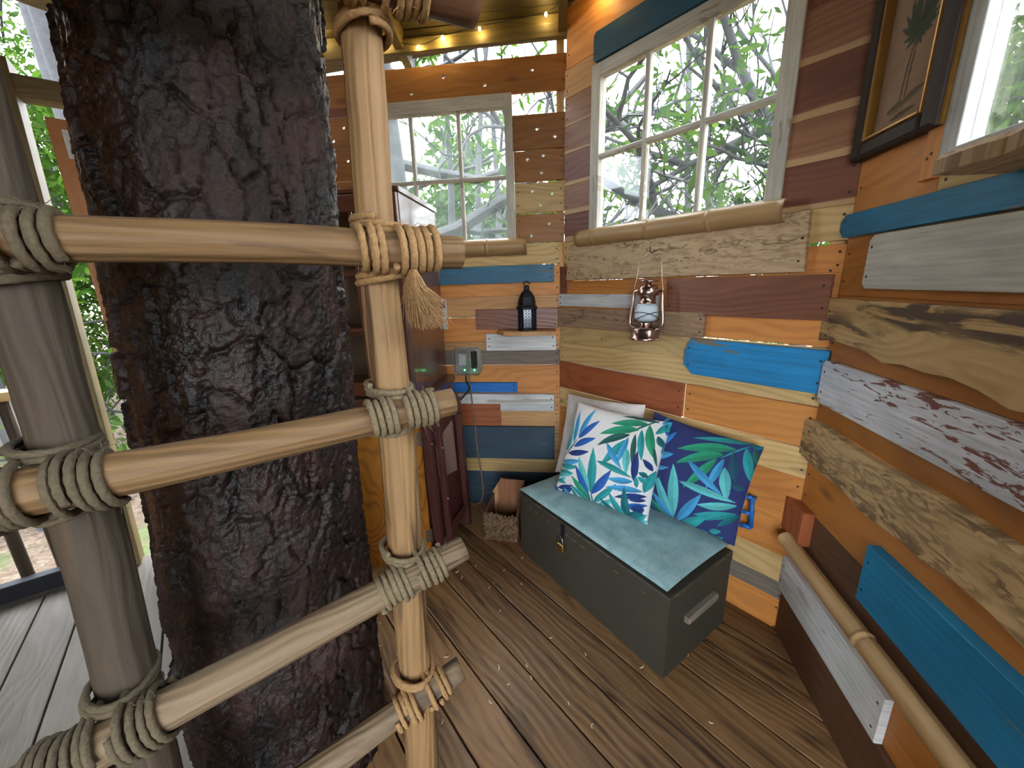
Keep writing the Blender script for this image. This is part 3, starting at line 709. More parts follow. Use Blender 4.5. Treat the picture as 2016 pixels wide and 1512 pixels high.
# ================================================================== THE BIG PINE INSIDE
tz = np.array([-2.9, -.2, 0, .3, .5, .7, .9, 1.1, 1.3, 1.5, 1.7, 1.9, 3.6])
tx = np.array([-.735, -.694, -.689, -.682, -.674, -.664, -.655, -.647, -.635, -.624, -.614, -.605, -.53])
ty = np.array([.86, .893, .895, .90, .906, .914, .921, .927, .934, .942, .948, .954, 1.0])
tr = np.array([.29, .244, .243, .24, .235, .23, .224, .221, .2185, .2165, .215, .214, .20]) - .012
NT, NZ = 300, 760
th = np.linspace(0, 2 * math.pi, NT, endpoint=False); zz = np.concatenate([np.linspace(-2.9, -.1, 60, endpoint=False), np.linspace(-.1, 2.8, NZ - 80), np.linspace(2.805, 3.6, 20)])
TH, ZZ = np.meshgrid(th, zz)
def worley(x, y, px, seed):
    xi = np.floor(x).astype(np.int64); yi = np.floor(y).astype(np.int64)
    f1 = np.full(x.shape, 9.0); f2 = np.full(x.shape, 9.0); idv = np.zeros(x.shape)
    for dx in (-1, 0, 1):
        for dy in (-1, 0, 1):
            cx, cy = xi + dx, yi + dy; w = cx % px
            jx = cx + .15 + .7 * hashn(w, cy, seed); jy = cy + .1 + .8 * hashn(w, cy, seed + 5)
            d = np.hypot(x - jx, y - jy); near = d < f1
            f2 = np.where(near, f1, np.minimum(f2, d)); idv = np.where(near, hashn(w, cy, seed + 9), idv); f1 = np.where(near, d, f1)
    return f1, f2, idv
u = TH / (2 * math.pi)
wx = (vnoise(u * 40, ZZ * 14, 21, 40) - .5) * .9 + (vnoise(u * 110, ZZ * 40, 22, 110) - .5) * .35; wz = (vnoise(u * 30, ZZ * 9, 23, 30) - .5) * .9
f1, f2, idv = worley(u * 24 + wx, ZZ * 6.5 + wz, 24, 31)
g1, g2, idw = worley(u * 60 + wx * 1.6, ZZ * 17 + wz, 60, 41)
sm = lambda a, lo, hi: np.clip((a - lo) / (hi - lo), 0, 1) ** 2 * (3 - 2 * np.clip((a - lo) / (hi - lo), 0, 1))
H = .014 * sm(f2 - f1, .01, .10) + .013 * (idv - .5) + .004 * sm(g2 - g1, .0, .08) + .007 * (idw - .5) + .004 * (vnoise(u * 200, ZZ * 70, 24, 200) - .5) + .003 * (vnoise(u * 400, ZZ * 160, 25, 400) - .5)
RR = np.interp(ZZ, tz, tr) + H
TV = np.stack([np.interp(ZZ, tz, tx) + RR * np.cos(TH), np.interp(ZZ, tz, ty) + RR * np.sin(TH), ZZ], -1).reshape(-1, 3)
ix = np.arange(NT * NZ).reshape(NZ, NT); nx = np.roll(ix, -1, 1)
TQ = np.stack([ix[:-1], nx[:-1], nx[1:], ix[1:]], -1).reshape(-1, 4)
tag(mk('pine_tree', TV, TQ, m_bark), 'thick dark wet bark pine trunk rising through the room behind the ladder', 'tree trunk')

# ================================================================== LADDER
rd = np.array([math.sin(math.radians(60)), math.cos(math.radians(60)), 0]); rn = np.array([rd[1], -rd[0], 0])   # rn points to the camera side
def azpt(az, D, z): return np.array([D * math.sin(math.radians(az)), D * math.cos(math.radians(az)), z])
pr_t, pr_b = azpt(-16.72, .76, 1.75), azpt(-20.2, .76, .205)
pl_t, pl_b = np.array([-.644, .523, 1.31]), np.array([-.663, .4995, .66])
def along(p, q, z): return p + (q - p) * (z - p[2]) / (q[2] - p[2])
ladder = empty('ladder', ((along(pr_t, pr_b, 0) + along(pl_t, pl_b, 0)) / 2), 'rustic pole ladder lashed with rope in front of the pine trunk', 'ladder')
def pole_mesh(name, P0, P1, r0, r1, mat, parent, seed, k=22, n=60, wob=.006):
    t = np.linspace(0, 1, n)[:, None]; P = P0 + (P1 - P0) * t
    L = np.linalg.norm(P1 - P0)
    ax = (P1 - P0) / L; s1 = np.cross(ax, [0.3, .5, .81]); s1 /= np.linalg.norm(s1); s2 = np.cross(ax, s1)
    P = P + wob * ((vnoise(t * L * 3, t * 0, seed) - .5) * s1 * 2 + (vnoise(t * L * 3, t * 0 + 7, seed) - .5) * s2 * 2)
    prof = lambda ph, i: 1 + .10 * (vnoise(ph / (2 * math.pi) * 4, i * L / n * 5 + seed, seed, 4) - .5) + .05 * (vnoise(ph / (2 * math.pi) * 9, i * L / n * 14, seed + 1, 9) - .5) - .10 * np.exp(-((ph - 3.9 - .5 * np.sin(i * .05 + seed)) / .07) ** 2)
    mb = MB(); mb.tube(P, np.linspace(r0, r1, n), k, True, prof=prof); return mb.build(name, mat, parent, True)
pole_mesh('pole', along(pr_t, pr_b, 0.0), along(pr_t, pr_b, 2.25), .041, .029, m_pole, ladder, 3)
pole_mesh('pole', along(pl_t, pl_b, 0.0), along(pl_t, pl_b, 2.25), .041, .033, m_postgrey, ladder, 5)
def rope_data(P, R, pitch=None):
    P = np.asarray(P, float); n = len(P); s = np.concatenate([[0], np.cumsum(np.linalg.norm(np.diff(P, axis=0), axis=1))]); pitch = pitch or R * 9
    prof = lambda ph, i: .84 + .2 * np.abs(np.cos(1.5 * (ph - 2 * math.pi * s[i] / pitch)))
    return tube_data(P, R, 9, True, prof=prof)
def resample(P, step):
    P = np.asarray(P); s = np.concatenate([[0], np.cumsum(np.linalg.norm(np.diff(P, axis=0), axis=1))]); q = np.arange(0, s[-1], step)
    return np.stack([np.interp(q, s, P[:, i]) for i in range(3)], -1)
def coil(c, ax, r, turns, width, R, phase=0, ec=None, er=0):
    """helix about axis ax through c; ec/er: second cylinder offset to be enclosed (ellipse)"""
    ax = np.array(ax) / np.linalg.norm(ax); x = np.cross(ax, [0, 0, 1.0]) if abs(ax[2]) < .9 else np.cross(ax, rd); x /= np.linalg.norm(x); y = np.cross(ax, x)
    t = np.linspace(0, turns * 2 * math.pi, int(turns * 40)); j = .0025 * np.sin(t * .77 + phase * 3)
    ctr = np.array(c); P = []
    for tt, jj in zip(t, j):
        dirv = math.cos(tt + phase) * x + math.sin(tt + phase) * y
        rad = r + jj
        off = np.zeros(3)
        if ec is not None:
            w = max(0.0, dirv @ (ec / np.linalg.norm(ec))); off = ec * w * 1.0; rad = r + (er - r) * w + jj
        P.append(ctr + ax * ((tt / (turns * 2 * math.pi) - .5) * width) + dirv * rad + off)
    return resample(P, R * .8)
def lashing(Pp, rp, Pr, rr, ax, mat, R, nl, nr, seed, fray=True):
    """rope joint: Pp pole centre, Pr rung centre (in front), ax rung direction"""
    mb = MB(); rngl = random.Random(seed)
    pz = np.array([0, 0, 1.0])
    # turns round the rung left and right of the pole
    for (off, tn) in ((-(rp + R * nl * .9), nl), (rp + R * nr * .9, nr)):
        if tn: mb.add(*rope_data(coil(Pr + ax * off, ax, rr + R * .8, tn, R * 2.15 * tn, R, rngl.random() * 6), R))
    # turns round pole and rung together, crossing the joint diagonally
    for q in (-1, 1):
        dg = pz + ax * .35 * q; back = Pp - Pr
        mb.add(*rope_data(coil(Pr + ax * q * rp * .55, ax, rr + R, 1.6, R * 3.2, R, rngl.random() * 6, ec=back * 1.0, er=rp + R), R))
    # turns round the pole above and below the rung
    for q in (-1, 1):
        mb.add(*rope_data(coil(Pp + pz * q * (rr + R * 1.6), pz + .12 * q * ax, rp + R * 1.0, 2.1, R * 3.6, R, rngl.random() * 6, ec=(Pr - Pp) * .25, er=rp + R), R))
    o = mb.build('rope_lashing', mat, ladder, True)
    if fray:
        fb = MB()
        for i in range(26):
            p0 = Pr + ax * (rp + R * nr * 2 * rngl.random()) + np.array([0, 0, (rr + R) * rngl.choice((-1, 1, 1))]) + rn * rr * .3
            d = np.array([rngl.uniform(-1, 1), rngl.uniform(-1, 1), rngl.uniform(-.8, 1)]); d /= np.linalg.norm(d)
            q = [p0, p0 + d * .012, p0 + d * .02 + np.array([0, 0, -.006 * rngl.random()])]; fb.tube(q, [.0006, .0005, .0002], 3, False)
        tag(fb.build('rope_fibres', mat, o), kind='stuff')
    return o
def rung(zl, zr, rl, rr_, ext_l, ext_r, mat, seed, cl=True, crp=True, mr=m_jute, ml=m_jutedk, nl=3, nr=3, R=.0056):
    A0 = along(pl_t, pl_b, zl); B0 = along(pr_t, pr_b, zr)
    rpl, rpr = .036, .036 - .003 * (zr - 1)
    A1 = A0 + rn * (rpl + rl) * .93; B1 = B0 + rn * (rpr + rr_) * .93; ax = (B1 - A1) / np.linalg.norm(B1 - A1)
    pole_mesh('rung', A1 - ax * ext_l, B1 + ax * ext_r, rl, rr_, mat, ladder, seed, 20, 50, .004)
    if crp: lashing(B0, rpr, B1, rr_, ax, mr, R, nl, nr, seed)
    if cl: lashing(A0, rpl, A1, rl, ax, ml, R, 5, 3, seed + 50)
    return A1, B1, ax
rung(1.79, 1.79, .043, .043, .1, .155, m_darkbr, 11, mr=m_rope, nr=4)
r1 = rung(1.42, 1.412, .0275, .0285, .09, .125, m_rung, 12, mr=m_rope, nl=1, nr=4, R=.0064)
rung(1.105, 1.127, .0335, .0255, .08, .103, m_rung, 13, nl=2, nr=3)
rung(.69, .772, .037, .026, .32, .118, m_runggrey, 14, nl=3, nr=3)
rung(.36, .45, .033, .026, .2, .10, m_runggrey, 15, nl=2, nr=2, mr=m_rope)
# frayed tassel of the thick rope
tb = MB(); rt = random.Random(4); A1, B1, ax = r1; P0 = B1 + ax * .03 + np.array([0, 0, -.034]) + rn * .03
P0t = P0
for i in range(700):
    a = rt.random() * 6.28; q = rt.random() ** .5
    d = ax * math.cos(a) * q * .021 + rn * math.sin(a) * q * .021; L = .05 + .05 * rt.random()
    e = P0 + d * rt.uniform(.8, 1.7) + np.array([0, 0, -L]) + ax * (.012 + rt.uniform(-.01, .016)); mid = P0 + d * .9 + np.array([0, 0, -L * .5])
    tb.tube([P0 + d * .25, mid, e], [.0008, .0008, .0004], 3, False)
tag(tb.build('frayed_rope_end', m_rope, ladder), kind='stuff')

# ================================================================== CHEST, CUSHION, PILLOWS
c0, c1, c2 = on_floor(1305, 1337), on_floor(1026.8, 1083), on_floor(1437, 1230)
CH = Frame(0, c0); CH.d = (c1 - c0) / np.linalg.norm(c1 - c0); CH.n = np.array([0, 0, 1.0]); CH.k = np.array([-CH.d[1], CH.d[0], 0])
if (c2 - c0) @ CH.k < 0: CH.k = -CH.k
CL = float(np.linalg.norm(c1 - c0)); CW = .40; CHZ = .338
chest = empty('storage_chest', c0 + CH.d * CL / 2 + CH.k * CW / 2, 'dark olive wooden storage chest with brass padlock under the cushion', 'chest')
mb = MB(); mb.box(CH, 0, CL, 0, CW, 0, .292, .003); mb.build('body', m_chest, chest)
mb = MB(); mb.box(CH, -.003, CL + .003, -.003, CW, .294, CHZ, .004); lid = mb.build('lid', m_chest, chest)
mb = MB()
for i in range(14):
    a = random.random() * CL; l = .006 + .02 * random.random(); mb.box(CH, a, min(CL, a + l), -.0036, .001, .2925 - .002, .2945 + .001 * random.random(), 0)
for i in range(14):
    a = random.random() * CL; l = .01 + .03 * random.random(); mb.box(CH, a, min(CL, a + l), -.0036, -.001, CHZ - .004, CHZ - .002, 0)
for i in range(8):
    b_ = random.random() * CW; l = .01 + .03 * random.random(); mb.box(CH, -.0036, -.001, b_, min(CW, b_ + l), CHZ - .005, CHZ - .002, 0)
tag(mb.build('chipped_edge', m_worn, chest), kind='stuff')
# wooden cleat handle on the near end
mb = MB(); HE = Frame(0, c0); HE.d = CH.k; HE.k = np.array([0, 0, 1.0]); HE.n = -CH.d
mb.prism(HE, [(.1, .185), (.29, .185), (.29, .212), (.1, .212)], 0, .022, .006); mb.build('cleat_handle', m_grey, chest)
# hasp and padlock on the front
HF = Frame(0, c0); HF.d = CH.d; HF.k = np.array([0, 0, 1.0]); HF.n = -CH.k
la = CL * .615
mb = MB(); mb.box(HF, la - .012, la + .012, .278, .335, .003, .006, .001); mb.tube([HF.p(la - .006, .272, .004), HF.p(la - .006, .272, .018), HF.p(la + .006, .272, .018), HF.p(la + .006, .272, .004)], .002, 6); mb.build('hasp', m_iron, chest)
mb = MB(); mb.prism(HF, chamfer(la - .02, la + .02, .205, .243, .005), .008, .022, .003); pad = mb.build('padlock', m_brass, chest)
mb = MB(); mb.tube([HF.p(la + .013 * math.cos(t) * -1, .243 + .004 + (.026 * math.sin(t) if t > 0 else 0), .015) for t in np.linspace(0, math.pi, 14)], .0032, 8); mb.build('shackle', m_steel, pad, True)

def pad_mesh(name, corner, thick, mat, parent=None, n=40, col=None, bulge=.03, back=None, pinch=.05, nrm=None, power=.5, wr=.0, seed=1, flat_back=False):
    """cushion from 4 corners (bl, br, tr, tl) : two inflated skins"""
    bl, br, tr_, tl = [np.array(c, float) for c in corner]
    g = np.linspace(-1, 1, n); S, T = np.meshgrid(g, g)
    Sx = S * (1 - pinch * (1 - T ** 2) * np.abs(S) ** 3); Ty = T * (1 - pinch * (1 - S ** 2) * np.abs(T) ** 3)
    a, b = (Sx + 1) / 2, (Ty + 1) / 2
    P = (1 - a)[..., None] * (1 - b)[..., None] * bl + a[..., None] * (1 - b)[..., None] * br + a[..., None] * b[..., None] * tr_ + (1 - a)[..., None] * b[..., None] * tl
    N = np.cross(br - bl, tl - bl) if nrm is None else np.array(nrm); N = N / np.linalg.norm(N)
    h = (np.clip(1 - np.abs(S) ** 2.6, 0, 1) * np.clip(1 - np.abs(T) ** 2.6, 0, 1)) ** power
    w = wr * ((vnoise(S * 3 + 9, T * 3 + 9, seed) - .5) + .5 * (vnoise(S * 7 + 19, T * 7 + 9, seed + 1) - .5)) * np.clip(h * 2, 0, 1)
    Vf = P + N * (thick * h + w)[..., None]; Vb = P - N * ((0.15 if flat_back else 1) * thick * h)[..., None]
    V = np.concatenate([Vf.reshape(-1, 3), Vb.reshape(-1, 3)]); ii = np.arange(n * n).reshape(n, n)
    Qf = np.stack([ii[:-1, :-1], ii[:-1, 1:], ii[1:, 1:], ii[1:, :-1]], -1).reshape(-1, 4); Qb = Qf[:, ::-1] + n * n
    o = mk(name, V, np.concatenate([Qf, Qb]), mat, parent, None, True, col)
    if isinstance(mat, list):
        o.data.polygons.foreach_set('material_index', np.concatenate([np.zeros(len(Qf), np.int32), np.ones(len(Qb), np.int32)]))
    return o, np.stack([a, b], -1)
# seat cushion
zc = CHZ + .0195
cc = [CH.p(.012, .0, zc), CH.p(CL - .0, -.004, zc), CH.p(CL - .0, CW + .0, zc), CH.p(.012, CW + .0, zc)]
o, _ = pad_mesh('seat_cushion', [cc[0], cc[3], cc[2], cc[1]], .017, m_cush, None, 48, pinch=.012, nrm=(0, 0, 1), power=.22, wr=.003, seed=8)
tag(o, 'faded teal linen seat cushion lying on the chest', 'cushion')
ZS = CHZ + .036
def ray_at_dist(x, y, P, D):
    """point on the pixel's ray at distance D from P, the farther one"""
    d = ray(x, y); d /= np.linalg.norm(d); oc = EYE - P; b = oc @ d; q = b * b - (oc @ oc - D * D)
    return EYE + d * (-b + math.sqrt(max(q, 0)))
def homog(src, dst):
    Mx = []; y = []
    for (u_, v_), (x_, y_) in zip(src, dst):
        Mx.append([u_, v_, 1, 0, 0, 0, -u_ * x_, -v_ * x_]); y.append(x_); Mx.append([0, 0, 0, u_, v_, 1, -u_ * y_, -v_ * y_]); y.append(y_)
    return np.append(np.linalg.solve(np.array(Mx), np.array(y)), 1).reshape(3, 3)
def leaves_paint(XY, base, leaflets):
    """flat print: lens-shaped leaflets (x0,y0,x1,y1,width,bend,rgb) over a base colour, in the print's own units"""
    C = np.repeat(np.array([lin(base)[:3]]), len(XY), 0)
    for (x0, y0, x1, y1, w, bd, rgb) in leaflets:
        p0 = np.array([x0, y0]); d = np.array([x1 - x0, y1 - y0]); L = np.hypot(*d); d = d / L; nrm = np.array([-d[1], d[0]])
        q = XY - p0; t = q @ d / L; s = q @ nrm - bd * 4 * t * (1 - t)
        tt = np.clip(t, 0, 1); prof = 1.22 * w * np.sin(math.pi * tt ** .85) ** .9
        m = (t > 0) & (t < 1) & (np.abs(s) < prof)
        c = np.array(lin(rgb)[:3]); sh = (.82 + .36 * tt[m] + .14 * np.sign(s[m]))[:, None]
        C[m] = np.clip(c * sh, 0, 1)
        rib = m & (np.abs(s) < 1.1); C[rib] = np.clip(c * .6 + .02, 0, 1)
    return C
TEAL, DTEAL, AQUA, BLUE, NAVY, SKY, GREEN, DGRN = (40, 150, 150), (20, 104, 112), (92, 186, 186), (38, 92, 168), (28, 56, 116), (66, 152, 198), (40, 146, 108), (36, 92, 84)
def frond(stem, specs, out, stemc=DTEAL, sw=5):
    out.append((stem[0], stem[1], stem[2], stem[3], sw, 0, stemc)); out += specs
LW = []   # in crop units: x=(px-1080)*5.4, y=(py-770)*5.4
LW += [(240, 690, 400, 510, 6, 4, DTEAL), (395, 520, 548, 232, 22, -6, SKY), (405, 520, 612, 352, 24, -8, BLUE), (350, 600, 580, 522, 26, -10, BLUE), (285, 660, 520, 650, 24, 6, NAVY), (345, 560, 392, 245, 20, 4, SKY), (300, 620, 328, 318, 16, 4, AQUA), (275, 640, 270, 430, 16, 4, TEAL), (260, 640, 262, 480, 14, 4, TEAL),
       (215, 740, 440, 735, 22, 10, SKY), (190, 770, 400, 800, 24, 10, TEAL), (175, 830, 350, 860, 24, 8, TEAL), (160, 880, 330, 880, 18, -8, AQUA), (150, 940, 260, 900, 18, 5, AQUA)]
LW += [(500, 1230, 520, 1010, 7, 0, DTEAL), (515, 1060, 560, 605, 36, 6, TEAL), (520, 1060, 735, 825, 34, 8, BLUE), (505, 1040, 410, 690, 30, -6, AQUA), (490, 1120, 370, 770, 26, 6, BLUE), (490, 1150, 325, 880, 28, 8, GREEN), (490, 1200, 300, 960, 22, 8, TEAL), (510, 1150, 780, 960, 28, 6, TEAL), (510, 1200, 760, 1100, 24, 6, AQUA), (470, 1200, 250, 1060, 18, 8, AQUA)]
LW += [(880, 480, 1180, 340, 8, -8, DTEAL), (1060, 385, 715, 378, 28, 10, GREEN), (1160, 370, 805, 305, 14, 10, DGRN), (985, 440, 615, 480, 32, 18, GREEN), (905, 490, 595, 590, 28, 18, DGRN), (870, 535, 620, 780, 34, -6, TEAL), (955, 480, 930, 800, 22, 6, DGRN), (1010, 440, 1010, 740, 26, 4, TEAL), (1075, 390, 1115, 720, 34, 8, GREEN), (1120, 600, 1130, 800, 12, 3, DGRN)]
LW += [(890, 510, 770, 780, 24, -4, SKY), (690, 565, 830, 820, 24, 8, SKY), (880, 620, 870, 870, 30, 4, AQUA), (590, 740, 925, 905, 24, -8, TEAL), (930, 940, 690, 905, 26, -6, SKY), (940, 940, 980, 640, 28, -6, NAVY), (1100, 840, 1020, 720, 22, 6, NAVY), (1010, 1040, 665, 990, 26, 8, SKY), (960, 1000, 960, 880, 18, 0, TEAL), (1020, 1050, 1120, 840, 34, -6, TEAL), (1060, 900, 980, 850, 20, 4, DTEAL), (1040, 960, 975, 890, 20, 4, TEAL),
       (1040, 1090, 740, 1090, 24, 8, NAVY), (1040, 1180, 780, 1190, 22, 6, BLUE), (1000, 1250, 880, 1200, 22, 4, NAVY), (1030, 1130, 880, 1120, 18, 4, NAVY), (1010, 1230, 900, 1180, 30, 4, NAVY)]
LW += [(840, 1370, 850, 985, 34, -4, DTEAL), (830, 1350, 690, 1030, 28, -6, TEAL), (800, 1360, 590, 1090, 26, -6, DTEAL), (740, 1335, 540, 1200, 18, -4, DTEAL), (850, 1370, 1030, 1270, 30, 6, TEAL), (870, 1390, 1040, 1330, 26, 4, AQUA), (900, 1400, 1040, 1390, 22, 4, TEAL), (840, 1280, 1010, 1270, 30, -6, DTEAL)]
LW += [(150, 1000, 330, 980, 20, 5, NAVY), (160, 1060, 330, 1000, 22, 5, NAVY), (110, 960, 160, 1070, 18, 3, BLUE), (80, 1020, 200, 1090, 18, 3, TEAL), (180, 1080, 340, 1150, 18, -4, TEAL), (230, 1000, 250, 1110, 16, -4, SKY), (310, 1000, 350, 1170, 16, -4, TEAL), (150, 920, 260, 960, 16, -4, TEAL)]
LW += [(1150, 500, 1200, 620, 24, 3, DTEAL), (1130, 480, 1290, 350, 26, 3, TEAL), (1180, 380, 1310, 330, 18, 3, SKY), (1220, 380, 1250, 540, 18, 3, BLUE), (1170, 680, 1220, 560, 16, 3, TEAL), (1200, 440, 1300, 420, 20, 3, TEAL)]
LN = []   # navy pillow: x=(px-1260)*5.215, y=(py-800)*5.215
LN += [(415, 1190, 430, 1080, 7, 0, DTEAL), (415, 1090, 435, 605, 44, 10, AQUA), (405, 1120, 255, 670, 34, -8, AQUA), (430, 1140, 700, 890, 38, 8, SKY), (400, 1160, 215, 860, 28, 6, SKY), (330, 1130, 165, 900, 22, 6, GREEN), (290, 1100, 110, 880, 18, 6, DTEAL), (440, 1190, 740, 1100, 42, 8, TEAL), (450, 1200, 720, 1090, 24, -4, TEAL)]
LN += [(860, 560, 1130, 430, 8, -6, TEAL), (1000, 470, 470, 465, 36, 14, GREEN), (1130, 420, 600, 360, 18, 10, TEAL), (900, 520, 460, 600, 36, 18, GREEN), (840, 555, 525, 830, 36, -8, GREEN), (985, 490, 990, 790, 34, 4, (28, 78, 96)), (1085, 450, 1100, 790, 32, -6, TEAL), (1150, 460, 1200, 700, 26, 4, DGRN), (1120, 420, 1270, 430, 34, 4, DTEAL)]
LN += [(900, 560, 740, 840, 30, -4, SKY), (580, 570, 880, 900, 28, 8, SKY), (910, 640, 915, 960, 40, 5, AQUA), (490, 770, 985, 980, 28, -8, AQUA), (990, 1010, 650, 985, 30, -6, AQUA), (980, 1090, 610, 1075, 32, -6, TEAL), (960, 1080, 700, 1130, 22, 6, TEAL), (1000, 1110, 820, 1190, 24, 4, DTEAL), (560, 1240, 760, 1280, 34, 6, SKY), (700, 1330, 860, 1300, 26, 4, TEAL), (740, 1230, 850, 1240, 22, 4, TEAL), (700, 1260, 880, 1400, 40, 4, DTEAL)]
LN += [(240, 460, 450, 305, 28, 6, (48, 128, 196)), (200, 520, 440, 515, 30, 8, SKY), (230, 640, 390, 640, 16, 6, SKY), (160, 680, 310, 740, 20, 4, DTEAL), (120, 780, 250, 800, 18, 4, DTEAL), (100, 830, 210, 880, 18, 3, DGRN), (165, 100, 165, 170, 6, 2, SKY), (960, 800, 1060, 860, 26, 4, (34, 84, 104)), (300, 200, 345, 165, 14, 3, SKY)]
def pillow(name, px, unit, base, leaflets, thick, label, back, blz=ZS, hgt=.44, wr=.006, seed=1, top_c=None):
    bl = on_floor(*px[0], z=blz); br = on_floor(*px[1], z=blz)
    if top_c is None: tl = ray_at_dist(*px[3], bl, hgt); tr_ = ray_at_dist(*px[2], br, hgt)
    else: tl = WB.p(*WB.at(*px[3], top_c), top_c); tr_ = WB.p(*WB.at(*px[2], top_c), top_c)
    n = 300 if leaflets else 60; pin = .05
    g = np.linspace(-1, 1, n); S, T = np.meshgrid(g, g)
    col = None
    if leaflets:
        Sx = S * (1 - pin * (1 - T ** 2) * np.abs(S) ** 3); Ty = T * (1 - pin * (1 - S ** 2) * np.abs(T) ** 3)
        hm = homog([(0, 0), (1, 0), (1, 1), (0, 1)], px); q = np.stack([(Sx + 1) / 2, (Ty + 1) / 2, np.ones_like(S)], -1).reshape(-1, 3) @ hm.T
        XY = (q[:, :2] / q[:, 2:] - np.array(unit[:2])) * unit[2]; XY = XY.mean(0) + (XY - XY.mean(0)) * .93
        cf = leaves_paint(XY, base, leaflets); cb = np.repeat(np.array([lin(back)[:3]]), n * n, 0); col = np.concatenate([cf, cb])
        o, _ = pad_mesh(name, [bl, br, tr_, tl], thick, m_print, None, n, col, pinch=pin, wr=wr, seed=seed)
    else:
        o, _ = pad_mesh(name, [bl, br, tr_, tl], thick, m_canvas, None, n, None, pinch=pin, wr=wr, seed=seed)
    return tag(o, label, 'pillow', 'throw pillows on the chest')
pillow('throw_pillow', [(1093, 928), (1255, 975), (1271, 797), (1119, 775)], None, (222, 216, 210), None, .05, 'plain cream canvas pillow behind the white palm print one', None, top_c=.062, wr=.014, seed=5)
pillow('throw_pillow', [(1093, 963), (1274, 1033), (1324, 832), (1138, 791)], (1080, 770, 5.4), (228, 226, 222), LW, .066, 'white pillow printed with blue and green palm fronds in front', (228, 226, 222), hgt=.43, seed=3)
pillow('throw_pillow', [(1256, 992), (1446, 1076), (1505, 880), (1288, 811)], (1260, 800, 5.215), (44, 54, 106), LN, .066, 'navy blue pillow printed with teal palm fronds at the right', (224, 220, 214), top_c=.062, seed=9)

# ================================================================== CABINET (hutch) AGAINST THE LEFT WALL
cab = empty('hutch_cabinet', WA.p(1.05, 0, .27), 'dark brown glazed hutch cabinet with burl plywood door behind the ladder', 'cabinet')
U0, U1, DP = .655, 1.48, .52
mb = MB(); SA = Frame(0, WA.p(0, 0, 0)); SA.d = WA.n; SA.k = np.array([0, 0, 1.0]); SA.n = -WA.d    # side panel frame: a depth from wall, c to the right
mb.box(SA, .03, DP, .85, 1.73, -U0 - .0, -U0 + .018 - .018, 0)
sd = MB(); sd.box(SA, .03, DP, .85, 1.725, -U0 - .02, -U0, .002); sd.build('side_panel', m_mahog, cab)
sd = MB(); sd.box(SA, .03, DP, .85, 1.725, -U1, -U1 + .02, .002); sd.build('side_panel', m_mahog, cab)
mb = MB(); mb.box(WA, U0 - .008, U1 + .008, 1.725, 1.745, .025, DP + .012, .004); mb.build('top', m_mahog, cab)
mb = MB(); mb.box(WA, U0 + .02, U1 - .02, .85, 1.725, .03, .04, 0); mb.build('back_panel', m_whitepanel, cab)
for z in (1.14, 1.42): mb = MB(); mb.box(WA, U0 + .02, U1 - .02, z, z + .014, .04, DP - .04, .001); mb.build('shelf', m_mahog, cab)
for (a0, a1) in ((U0 + .003, (U0 + U1) / 2 - .002), ((U0 + U1) / 2 + .002, U1 - .003)):
    mb = MB(); c0_, c1_ = DP - .0, DP + .02
    mb.box(WA, a0, a0 + .045, .865, 1.72, c0_, c1_, .003); mb.box(WA, a1 - .045, a1, .865, 1.72, c0_, c1_, .003)
    mb.box(WA, a0 + .045, a1 - .045, .865, .93, c0_, c1_, .003); mb.box(WA, a0 + .045, a1 - .045, 1.655, 1.72, c0_, c1_, .003)
    gd = mb.build('glass_door', m_mahog, cab)
    am = (a0 + a1) / 2
    mb = MB(); mb.box(WA, am - .009, am + .009, .93, 1.655, c0_ + .003, c1_ - .003, .002); mb.build('muntin', m_mahog, gd)
    for z in (1.17, 1.41): mb = MB(); mb.box(WA, a0 + .045, a1 - .045, z - .009, z + .009, c0_ + .004, c1_ - .004, .002); mb.build('muntin', m_mahog, gd)
    mb = MB(); mb.box(WA, a0 + .045, a1 - .045, .93, 1.655, c0_ + .008, c0_ + .011, 0); mb.build('pane', m_cabglass, gd)
mb = MB(); mb.box(WA, U0 - .005, U0 + .01, .90, 1.3, DP + .02, DP + .024, .001); mb.build('door_edge_strip', m_steel, cab)
LU0 = .61; LB = .648
mb = MB(); mb.box(WA, LU0, U1 + .02, .815, .85, .022, DP + .03, .004); mb.build('counter', m_mahog, cab)
for (c_, nm) in ((-LB - .02, 'base_side'), (-U1, 'base_side')): mb = MB(); mb.box(SA, .022, DP, .0, .815, c_, c_ + .02, .002); mb.build(nm, m_mahog, cab)
mb = MB(); mb.box(WA, LB + .02, U1, .04, .06, .03, DP - .02, 0); mb.box(WA, LB + .02, U1, .06, .815, .03, .04, 0); mb.box(WA, LB + .02, U1, .0, .05, DP - .05, DP - .03, 0); mb.build('base_box', m_mahog, cab)
mb = MB(); mb.box(WA, LB + .021, LB + .05, .0, .815, DP - .02, DP, .002); mb.box(WA, U1 - .04, U1, .0, .815, DP - .02, DP, .002); mb.box(WA, LB + .05, U1 - .04, .76, .815, DP - .02, DP, .002); mb.build('face_frame', m_mahog, cab)
hg = WA.p(LB + .004, 0, DP + .004); an = math.radians(-83.12 - 32); BD = Frame(0, hg); BD.d = np.array([math.sin(an), math.cos(an), 0]); BD.k = np.array([0, 0, 1.0]); BD.n = np.cross(BD.d, BD.k)
if BD.n @ (EYE - hg) < 0: BD.n = -BD.n
mb = MB(); mb.box(BD, .004, .40, .05, .755, .0, .018, .002); bdo = mb.build('burl_door', m_burl, cab)
for z in (.14, .66): mb = MB(); mb.box(BD, -.006, .028, z - .035, z + .035, .018, .0205, .0005); mb.build('hinge', m_steel, bdo)

